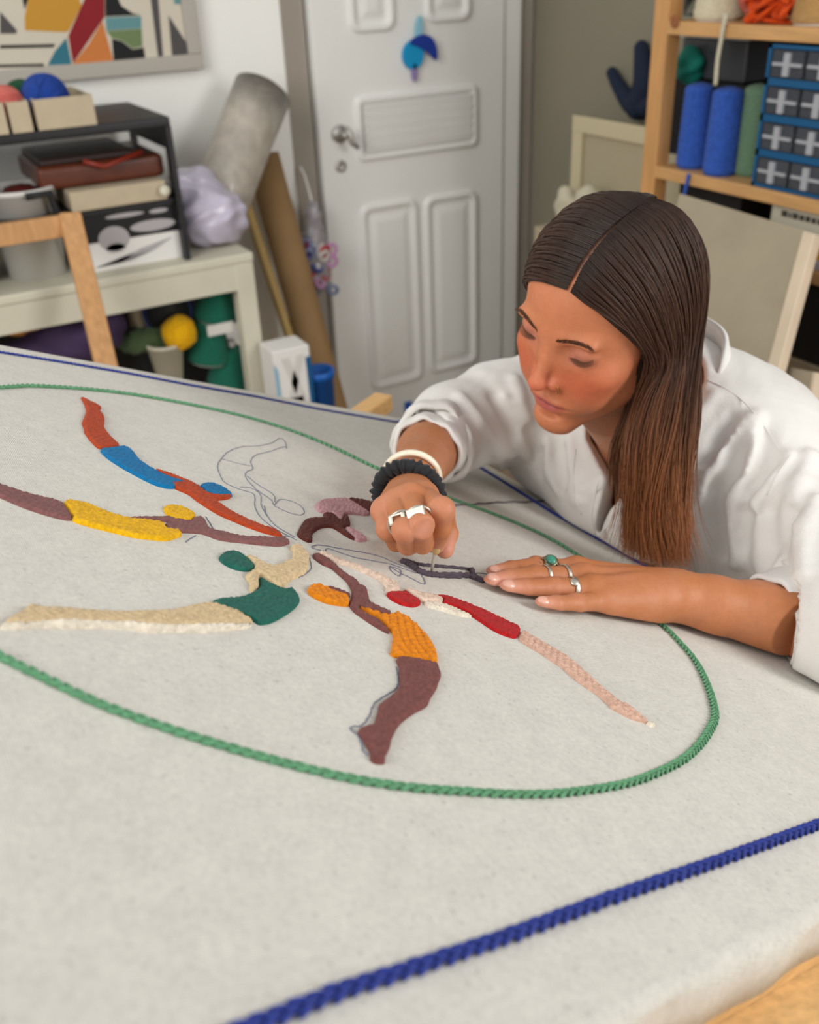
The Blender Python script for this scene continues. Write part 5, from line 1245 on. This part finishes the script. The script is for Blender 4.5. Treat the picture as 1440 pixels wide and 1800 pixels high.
def strands(Gs, m, n, thick, rad, seed, endspread=.012, cut=.06, centre=None, bias=0.0):
    rg = np.random.default_rng(seed); u = rg.random(m); layer = rg.random(m)
    u = (np.round(u * 70) / 70) * .22 + u * .78                       # gather into locks
    base = interp_guides(resample(Gs, n), u)
    nxt = interp_guides(resample(Gs, n), np.clip(u + .01, 0, 1)) - interp_guides(resample(Gs, n), np.clip(u - .01, 0, 1))
    tan = np.gradient(base, axis=1); nor = np.cross(tan, nxt); nor /= np.linalg.norm(nor, axis=2, keepdims=True) + 1e-9
    cen = H(0, -7.6, 1.0); sg = np.sign(((base - cen) * nor).sum(2, keepdims=True)); sg = np.sign(sg[:, :1]); nor = nor * sg
    t = np.linspace(0, 1, n)[None, :, None]
    grow = np.clip(t * 3, .1, 1)
    lock = np.round(u * 70)
    P = base + nor * ((layer[:, None, None] - .75) * thick * np.clip(.35 + t * 1.3, 0, 1) * grow)
    side = nxt / (np.linalg.norm(nxt, axis=2, keepdims=True) + 1e-9)
    ph = rg.random((m, 1, 1)) * 6.28; ph2 = (lock * 2.4)[:, None, None]
    P = P + side * ((.0022 * np.sin(t * 7 + ph2) + .0010 * np.sin(t * 17 + ph)) * grow) + nor * (.0012 * np.sin(t * 6 + ph2 * 1.7) * np.clip(t * 1.6, .15, 1))
    tab = rg.normal(size=(4, 71)); li = lock.astype(int); P = P + side * (tab[0][li] * endspread * .9)[:, None, None] * t ** 3 + nor * (tab[1][li] * endspread * .7)[:, None, None] * t ** 3 + side * (tab[2][li] * .003)[:, None, None] * np.sin(t * 9) * np.clip(t * 2 - .5, 0, 1)
    amp = rg.normal(size=(m, 1, 1)) * endspread * .7; P = P + side * amp * t ** 3 + nor * rg.normal(size=(m, 1, 1)) * endspread * .5 * t ** 3
    P = P + (HX * rg.normal(size=(m, 1, 1)) * .0005) * np.exp(-(t * 22))
    # different lengths
    ln = 1 - cut * (.5 * rg.random(m) ** 1.5 + .5 * np.abs(tab[3][li]).clip(0, 2) / 2); tt = np.linspace(0, 1, n)[None] * ln[:, None] * (n - 1); i = np.minimum(tt.astype(int), n - 2); f = (tt - i)[..., None]
    P = np.take_along_axis(P, i[..., None], 1) * (1 - f) + np.take_along_axis(P, (i + 1)[..., None], 1) * f
    return P, rg.random(m)
def tubes(P, rad, cols, sides=3):
    m, n, _ = P.shape; tan = np.gradient(P, axis=1); tan /= np.linalg.norm(tan, axis=2, keepdims=True) + 1e-9
    ref = np.broadcast_to(V(.3, .8, .5), tan.shape); x = np.cross(tan, ref); x /= np.linalg.norm(x, axis=2, keepdims=True) + 1e-9; y = np.cross(tan, x)
    t = np.linspace(0, 1, n); r = rad * (np.minimum(1, (1 - t) * 6 + .25))[None, :, None]
    vs = np.stack([P + (x * math.cos(2 * math.pi * k / sides) + y * math.sin(2 * math.pi * k / sides)) * r for k in range(sides)], 2)
    idx = np.arange(m * n * sides).reshape(m, n, sides); q = []
    for k in range(sides):
        k2 = (k + 1) % sides; q.append(np.stack([idx[:, :-1, k], idx[:, :-1, k2], idx[:, 1:, k2], idx[:, 1:, k]], -1).reshape(-1, 4))
    c = np.repeat(cols[:, :, None, :], sides, 2).reshape(-1, 3)
    return vs.reshape(-1, 3), np.concatenate(q), c
def hair_cols(P, rnd, light=1.0):
    m, n, _ = P.shape; t = np.linspace(0, 1, n)[None, :, None]
    root = np.array(rgb(40, 26, 19)); mid = np.array(rgb(76, 49, 35)); tip = np.array(rgb(164, 102, 58))
    a = np.clip(t / .45, 0, 1); b = np.clip((t - .55) / .45, 0, 1)
    c = (root * (1 - a) + mid * a) * (1 - b) + tip * b
    return c * (.74 + .55 * rnd[:, None, None] ** 1.5) * light
M_hair = bpy.data.materials.new('hair'); M_hair.use_nodes = True
_b = M_hair.node_tree.nodes['Principled BSDF']; _a = M_hair.node_tree.nodes.new('ShaderNodeAttribute'); _a.attribute_name = 'Col'
M_hair.node_tree.links.new(_a.outputs['Color'], _b.inputs['Base Color']); _b.inputs['Roughness'].default_value = .46; _b.inputs['Specular IOR Level'].default_value = .38
hv = []; hq = []; hcl = []; off = 0
def put(P, rnd, rad, sides=3, light=1.0):
    global off
    v, q, c = tubes(P, rad, hair_cols(P, rnd, light), sides); hv.append(v); hq.append(q + off); hcl.append(c); off += len(v)
P, r = strands(near, 4600, 26, .017, .0, 1, endspread=.009, cut=.16); put(P, r, .00042)
P, r = strands(near, 700, 26, .008, .0, 4, endspread=.016, cut=.03); put(P, r, .00026)
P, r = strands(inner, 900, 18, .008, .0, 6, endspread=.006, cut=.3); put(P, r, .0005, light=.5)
P, r = strands(far, 2000, 18, .009, .0, 2, cut=.1); put(P, r, .00045)
P, r = strands(back, 900, 16, .008, .0, 3, cut=.1); put(P, r, .0005)
hair = mesh_np('hair', np.vstack(hv), np.vstack(hq), M_hair, person, col=np.vstack(hcl)); hair['kind'] = 'stuff'; hair['label'] = 'long straight brown hair parted along the top, lighter at the tips'
# the mass of hair beneath the outer strands
Gn = resample(near, 40); Gf = resample(far, 24)
def hair_core(P):
    q = toH(P)
    d = ellip(q, (0, -7.9, 3.4), (7.65, 9.2, 8.3))
    # only behind the hairline: a bent plane from the parting to the temples
    pl_ = q[:, 1] * .66 - q[:, 2] * .66 + 3.95
    d = smax(d, pl_ * .9, .5)
    part = np.sqrt((q[:, 0] + 1.75) ** 2 + 1e-6) + .5 * np.minimum(q[:, 1] + 8.0, 0) ** 2
    d = smax(d, .42 - part, .3)
    d = d * HS
    for a, b_, w0 in ((1, 4, 0),):
        for g, rr in ((1, .006), (2, .007), (3, .007), (4, .006)):
            pts = (Gn[g][20::4]) - V(*(HX * -.0)) ; pts = [x + R @ V(0, 0, .012) for x in pts]
            d = smin(d, chain(P, pts, [rr * (1 - .8 * (i / len(pts)) ** 2) for i in range(len(pts))]), .012)
    return d
v, q = surfnet(hair_core, HO - V(.12, .2, .30), HO + V(.32, .2, .16), .003)
tz = np.clip((H(0, 0, -2)[2] - v[:, 2]) / .2, 0, 1)
cc_ = lerpc(np.array(rgb(40, 26, 20)), np.array(rgb(70, 42, 28)), tz)
o = mesh_np('hair_mass', v, q, mat('hair_under', (.05, .03, .02), .8, attr='Col', noise=.3, nscale=120, stretch=(1, 1, .2), spec=.1), hair, col=cc_)

# ---- brows, lashes
def fine_hairs(name, roots, dirs, L_, rad, m, parent=body, curl=0.0, curl_dir=None):
    n = 5; t = np.linspace(0, 1, n)[None, :, None]; roots = np.array(roots); dirs = np.array(dirs)
    P = roots[:, None] + dirs[:, None] * L_ * t + (np.array(curl_dir) * curl * t ** 2 if curl_dir is not None else 0)
    v, q, c = tubes(P, rad, np.zeros((len(roots), n, 3))); o = mesh_np(name, v, q, m, parent); o['kind'] = 'stuff'; return o
M_brow = mat('brow_hair', rgb(92, 58, 40), .8)
def on_face(x, z):
    ys = np.arange(4.5, -6, -.05); P = np.stack([np.full_like(ys, x), ys, np.full_like(ys, z)], 1)
    s = face_sdf(P.astype(np.float32)); k = np.argmax(s < 0); return V(x, ys[k] + .02, z)
rs = random.Random(9)
for s in (-1, 1):
    rt = []; dr_ = []
    for k in range(190):
        t = rs.random(); x = 1.2 + 3.6 * t; zc = 1.75 + 1.6 * t - 1.25 * t ** 3
        w_ = .30 * (1 - t * .72) * (.2 + min(t * 4, 1) * .8); z = zc + rs.uniform(-w_, w_)
        p = on_face(s * x, z); rt.append(H(*p)); d = (HX * s * (.35 + .65 * t) + HZ * (.75 - 1.0 * t) * .8 + HY * .12); dr_.append(nrm(d))
    fine_hairs('eyebrow', rt, dr_, .0052, .00021, M_brow)
    def lid(t, o=0.0):
        x = 2.14 + 2.64 * t; z = .33 - .60 * math.sin(math.pi * min(max(t, 0), 1)) ** .8 + .10 * t
        y = -.70 + 1.30 * math.sqrt(max(1 - ((x - 3.45) / 1.5) ** 2 - ((z - .30) / 1.22) ** 2, .02)); y = max(y, -.2)
        return H(s * x, y + .05 + o, z)
    rt = []; dr_ = []
    for k in range(52):
        t = .06 + .92 * k / 51; rt.append(lid(t)); dr_.append(nrm(HX * s * (t - .42) * 1.0 - HZ * .62 + HY * .75))
    fine_hairs('eyelash', rt, dr_, .0072, .00020, M_brow, curl=.0022, curl_dir=HZ)
    MB().tube([lid(t) for t in np.linspace(0, 1, 30)], [.00022 + .00030 * math.sin(math.pi * i / 29) for i in range(30)], 6).build('lash_line', M_brow, body, smooth=True)
# nose ring
M_gold = mat('gold', rgb(205, 160, 90), .25, metal=1.0)
ap_ = V(-1.72, 1.85, -3.8)
nr_ = MB(); pts = []
for a in np.linspace(-2.4, 2.0, 20): pts.append(H(ap_[0] - .12 * 0 + .28 * math.cos(a) * -1, ap_[1] + .1 * math.cos(a), ap_[2] - .15 + 0.5 * math.sin(a)))
ring_ = nr_.tube(pts, .0006, 6).build('nose_ring', M_gold, person, smooth=True); ring_['label'] = 'thin gold nose ring'

# ---- nails
M_nail = mat('nail', rgb(228, 172, 152), .25, coat=.4)
def nail(tip, prev, up, wl, ll):
    d = nrm(tip - prev); up = nrm(up - up @ d * d); s_ = np.cross(d, up); b = MB()
    b.ell(tip + up * wl * .78 - d * ll * .15, (wl, ll, wl * .52), np.array([s_, d, up]), 14, 8)
    b.build('fingernail', M_nail, body, smooth=True)
for k in LH:
    p, r = LH[k]; up = NU * 1.0 + nrm(CAM - p[3]) * .5; nail(p[3], p[2], up, r[3] * .80, r[3] * 1.15)
nail(RH['index'][0][3], RH['index'][0][2], R @ V(-.1, -.5, -1), .0058, .0070)

# ---- jewellery (each its own thing)
UC = nrm(NU * .55 + nrm(CAM - onC(1000, 1030)) * .6)
M_silver = mat('silver', rgb(206, 200, 188), .42, metal=.9)
def ring(name, label, a, b_, t, R0, wid, th, group=None, m=M_silver, n=36):
    c = a + (b_ - a) * t; ax = nrm(b_ - a); Fm = frame_to(ax); vs = []
    prof = [(-wid / 2, 0), (-wid / 2, th * .7), (-wid * .3, th), (wid * .3, th), (wid / 2, th * .7), (wid / 2, 0)]; mm = len(prof)
    for i in range(n):
        an = 2 * math.pi * i / n; d = Fm[0] * math.cos(an) + Fm[1] * math.sin(an)
        for w_, h_ in prof: vs.append(c + d * (R0 + h_) + ax * w_)
    bb_ = MB(); bb_.add(vs, [(i * mm + k, ((i + 1) % n) * mm + k, ((i + 1) % n) * mm + (k + 1) % mm, i * mm + (k + 1) % mm) for i in range(n) for k in range(mm)])
    return tag(bb_.build(name, m, None, smooth=True), label, 'ring'), c
p, r = LH['middle']; ring('finger_ring', 'narrow silver band nearer the fingertip on her flat middle finger', p[0], p[1], .78, .0098, .0034, .0011, 'rings on her flat hand')
ring('finger_ring', 'narrow silver band nearer the knuckle on her flat middle finger', p[0], p[1], .38, .0108, .0034, .0011, 'rings on her flat hand')
p, r = LH['ring']; ro, c = ring('finger_ring', 'plain silver signet ring on her flat ring finger', p[0], p[1], .50, .0103, .0042, .0012, 'rings on her flat hand')
MB().ell(c + UC * .0112, (.0042, .0040, .0016), frame_to(UC), 16, 8).build('signet_face', M_silver, ro, smooth=True)
p, r = LH['index']; ro, c = ring('finger_ring', 'silver ring with an oval turquoise stone on her flat index finger', p[0], p[1], .68, .0096, .003, .001, 'rings on her flat hand')
cb_ = c + UC * .0112
MB().lathe(cb_ - UC * .001, UC, [(0, 0), (.0066, 0), (.0072, .0014), (.006, .003), (.0052, .003), (0, .003)], 24, cap=False).build('bezel', mat('old_silver', rgb(150, 136, 110), .35, metal=1.0), ro, smooth=True)
MB().ell(cb_ + UC * .0022, (.0054, .0046, .0026), frame_to(UC), 18, 10).build('turquoise_stone', mat('turquoise', rgb(64, 148, 124), .3, coat=.3, noise=.1, nscale=200), ro, smooth=True)
sb_ = MB()
for k in range(8):
    a = k * math.pi / 4 + .3; q = cb_ + E1 * .0085 * math.cos(a) + E2 * .0075 * math.sin(a); sb_.ell(q, .0011, None, 8, 5)
sb_.build('claw', mat('old_silver', (0, 0, 0)), ro, smooth=True)
# wide two-finger ring on the fist
pm, _ = RH['middle']; pr_, _ = RH['ring']
a1 = pr_[0] * .22 + pr_[1] * .78; a2 = pm[0] * .22 + pm[1] * .78; ex1 = nrm(a2 - a1); fwd_ = nrm((pm[1] - pm[0]) + (pr_[1] - pr_[0])); upn_ = nrm(np.cross(ex1, fwd_)); 
upn_ = nrm(nrm(CAM - a1) * .75 + NU * .45); upn_ = nrm(upn_ - upn_ @ ex1 * ex1)
fwd_ = np.cross(upn_, ex1)
tr_ = empty('wide_ring', (a1 + a2) / 2, 'wide silver ring with a square opening across two fingers of her fist', 'ring')
M3 = np.array([ex1, fwd_, upn_])
c1_ = a1 + upn_ * .0120 - ex1 * .001; c2_ = a2 + upn_ * .0126 + ex1 * .001
fb_ = MB(); W1, W2 = .0135, .0085
for sx, sy, ux, uy in ((-1, 0, .0035, W2 * 1.1), (1, 0, .0035, W2 * 1.1)): fb_.box(c1_ + ex1 * sx * (W1 - .0035) / 2, (ux, uy, .0024), M3)
for sy in (-1, 1): fb_.box(c1_ + fwd_ * sy * (W2 * 1.1 - .0022) / 2, (W1, .0022, .0024), M3)
fb_.build('open_plate', M_silver, tr_, bevel=.0005)
M4 = np.array([nrm(ex1 + upn_ * .10), fwd_, nrm(upn_ - ex1 * .10)])
MB().box(c2_ + upn_ * .0006, (.0150, W2 * 1.05, .0030), M4).build('solid_plate', M_silver, tr_, bevel=.0008)
for cc0, pa, pb in ((a1, pr_[0], pr_[1]), (a2, pm[0], pm[1])):
    MB().torus(cc0, pb - pa, .0110, .0012, 30, 8).build('band', M_silver, tr_, smooth=True)
# bangle and scrunchie round the wrist
axw = nrm(WRR - CUR)
M_bone = mat('bone', rgb(240, 232, 208), .3, coat=.4, noise=.06, nscale=40)
c_b = onC(724, 838, .040)
nb_ = nrm(R @ V(-.08, .55, -.82))
solo(MB().torus(c_b, nb_, .0272, .0028, 64, 12, 1.3), 'bangle', M_bone, 'cream bone bangle on her wrist above the fist', 'bracelet', smooth=True)
c_s = onC(718, 868, .040); ns_ = nrm(axw * .8 + R @ V(-.1, .3, -.25)); Fm = frame_to(ns_); vs = []; n_ = 150; mm = 14
for i in range(n_):
    a = 2 * math.pi * i / n_; d = Fm[0] * math.cos(a) + Fm[1] * math.sin(a)
    rr = .0066 * (1 + .13 * math.sin(a * 27) + .08 * math.sin(a * 41 + 1))
    for k in range(mm):
        b_ = 2 * math.pi * k / mm; vs.append(c_s + d * (.0275 + rr * (1 + .12 * math.sin(a * 33 + b_ * 2)) * math.cos(b_)) + Fm[2] * rr * 1.05 * math.sin(b_ + .15 * math.sin(a * 19)))
vs = [v_ - NU * min(0, (v_ - O0) @ NU - .003) for v_ in vs]
b = MB(); b.add(vs, [(i * mm + k, ((i + 1) % n_) * mm + k, ((i + 1) % n_) * mm + (k + 1) % mm, i * mm + (k + 1) % mm) for i in range(n_) for k in range(mm)])
solo(b, 'scrunchie', mat('black_fabric', rgb(16, 18, 24), .75, sheen=.2), 'black gathered scrunchie on her wrist next to the bangle', 'scrunchie', smooth=True)
# punch needle
t0 = onC(757.6, 1009, .0005); t1 = onC(766, 968, .026); dn_ = nrm(t1 - t0); tE = t1 + dn_ * .045
pn = empty('punch_needle', t0, 'punch needle with a wooden handle held upright in her fist', 'tool')
MB().tube([t0, t0 + dn_ * .004, t0 + dn_ * .014, t1 + dn_ * .002], [.0006, .0012, .0015, .0017], 10).build('needle_shaft', mat('steel', rgb(214, 210, 200), .3, metal=.7), pn, smooth=True)
MB().lathe(t1 - dn_ * .003, dn_, [(0, 0), (.0022, 0), (.0036, .003), (.0046, .009), (.0042, .02), (.0048, .032), (.003, .036), (0, .036)], 18, cap=False).build('wooden_handle', mat('handle_wood', rgb(212, 182, 122), .45, noise=.12, nscale=30), pn, smooth=True)
q0_ = onC(783, 896, .052)
# yarn tail leaving the handle
solo(MB().ell(onC(790, 899, .045), (.0022, .0016, .0015), None, 10, 6), 'yarn_end', mat('black_yarn', rgb(24, 22, 26), .9), 'tiny dark yarn end sticking out beside her index knuckle', 'yarn', smooth=True)

# shirt seams, placket, buttons and collar
def seam(name, pts, r=.0007, lift=.0004):
    P3 = catmull([hit(sfn, x, y, .8, 1.6) - ray(x, y) * lift for x, y in pts], 6); MB().tube(P3, r, 6).build(name, M_linen_w, shirt, smooth=True)
seam('shoulder_seam', [(1243, 668), (1270, 680), (1300, 700), (1325, 725), (1348, 755), (1366, 785), (1379, 806)])
seam('armhole_seam', [(1390, 800), (1375, 822), (1360, 845), (1348, 870)])
seam('pocket_hem', [(1196, 972), (1215, 975), (1240, 975)], .0009)
seam('placket_edge', [(1062, 770), (1063, 800), (1058, 830), (1046, 870), (1040, 905), (1046, 940)], .0011)
seam('placket_edge', [(1012, 790), (1008, 830), (1010, 870), (1022, 905)], .0008)
M_shell = mat('shell_button', rgb(214, 208, 198), .25, coat=.5)
for x, y in ((1083, 862), (1066, 938)):
    p3 = hit(sfn, x, y, .8, 1.6); d3 = -nrm(ray(x, y)); a3 = nrm(d3 + R @ V(.25, .1, 0))
    b = MB().lathe(p3 - a3 * .0005, a3, [(0, 0), (.0054, 0), (.0056, .0010), (.0052, .0022), (.0040, .0016), (0, .0015)], 22, cap=False); o = b.build('button', M_shell, shirt, smooth=True)
    Fm = frame_to(a3); h4 = MB()
    for sx in (-1, 1):
        for sy in (-1, 1): h4.ell(p3 + a3 * .0010 + (Fm[0] * sx + Fm[1] * sy) * .0011, .0005, None, 6, 4)
    h4.build('button_thread', mat('thread_dark', rgb(120, 112, 104), .8), o)
def collar():
    ax_ = nrm(nrm(skullbase - NB) * .55 + V(0, 0, 1) * .7); Fm = frame_to(ax_); fr_ = nrm(V(-.80, -.55, 0) - V(-.80, -.55, 0) @ ax_ * ax_); sd_ = np.cross(ax_, fr_); c = NB - ax_ * .004
    n = 60; vs = []; prof = [(-.004, .000, .0655), (-.003, .020, .064), (-.002, .040, .067), (.000, .046, .070), (.003, .043, .0745), (.006, .028, .0755), (.009, .010, .081), (.007, .008, .078), (.003, .026, .0715), (.000, .039, .069), (0, .020, .0665), (0, .0, .068)]
    m = len(prof)
    for i in range(n + 1):
        a = math.radians(42) + math.radians(276) * i / n; d = fr_ * math.cos(a) + sd_ * math.sin(a)
        k = 1 - .45 * math.exp(-((min(i, n - i)) / 7.0) ** 2)
        for w_, h_, r_ in prof: vs.append(c + d * (r_ + .0012 * math.sin(i * .5)) + ax_ * h_ * k * 1.45)
    fs = [(i * m + k, (i + 1) * m + k, (i + 1) * m + (k + 1) % m, i * m + (k + 1) % m) for i in range(n) for k in range(m)]
    b = MB(); b.add(vs, fs); b.build('collar', M_linen_w, shirt, smooth=True)
    print('COLLAR', [np.round(pix(vs[i * m + 3])) for i in range(0, n + 1, 6)], 'NB', pix(NB))
collar()

# ---- lower body and the stool that carries it (behind and below the table from here)
hipc = V(1.05, .885, .70); tdir = nrm(V(-.86, -.50, 0)); tsd = V(-tdir[1], tdir[0], 0)
def legs(P):
    d = ellip(P, hipc + V(0, 0, -.03), (.135, .165, .12))
    for s in (-1, 1):
        hp_ = hipc + tsd * s * .085 + V(0, 0, -.06); kn = hipc + tdir * .36 + tsd * s * .10 + V(0, 0, -.17); an = kn + V(.02, .02, -.42) + tdir * -.02
        d = smin(d, cone(P, hp_, kn, .078, .056), .05); d = smin(d, cone(P, kn, an, .056, .043), .03)
    return d
v, q = surfnet(legs, V(.55, .50, .05), V(1.3, 1.15, .88), .009)
mesh_np('trousers', v, q, mat('dark_denim', rgb(48, 56, 74), .85, noise=.1, nscale=60), person)
for s in (-1, 1):
    an = hipc + tdir * .34 + tsd * s * .10 + V(.02, .02, -.59)
    def shoe(P, an=an): return smax(smin(cone(P, V(an[0], an[1], .04), V(an[0], an[1], .035) + tdir * .15, .042, .036), cone(P, an, V(an[0], an[1], .05), .04, .045), .03), -(P[:, 2] - .001), .004)
    v, q = surfnet(shoe, an - V(.24, .24, .12), an + V(.12, .12, .06), .006)
    mesh_np('shoe', v, q, mat('white_shoe', rgb(214, 212, 206), .6), person)
st = empty('stool', V(hipc[0], hipc[1], 0), 'round wooden stool under her, hidden by the table from the front', 'stool')
MB().lathe((hipc[0], hipc[1], .515), (0, 0, 1), [(0, 0), (.15, 0), (.165, .008), (.165, .026), (.155, .034), (0, .034)], 36, cap=False).build('seat', M_pine, st, smooth=True)
for k in range(4):
    a = math.pi / 4 + k * math.pi / 2; MB().cyl((hipc[0] + .18 * math.cos(a), hipc[1] + .18 * math.sin(a), 0), (hipc[0] + .11 * math.cos(a), hipc[1] + .11 * math.sin(a), .518), .015, .018, 12).build('leg', M_pine, st, smooth=True)
MB().torus((hipc[0], hipc[1], .2), (0, 0, 1), .152, .009, 32, 8).build('foot_ring', M_pine, st, smooth=True)
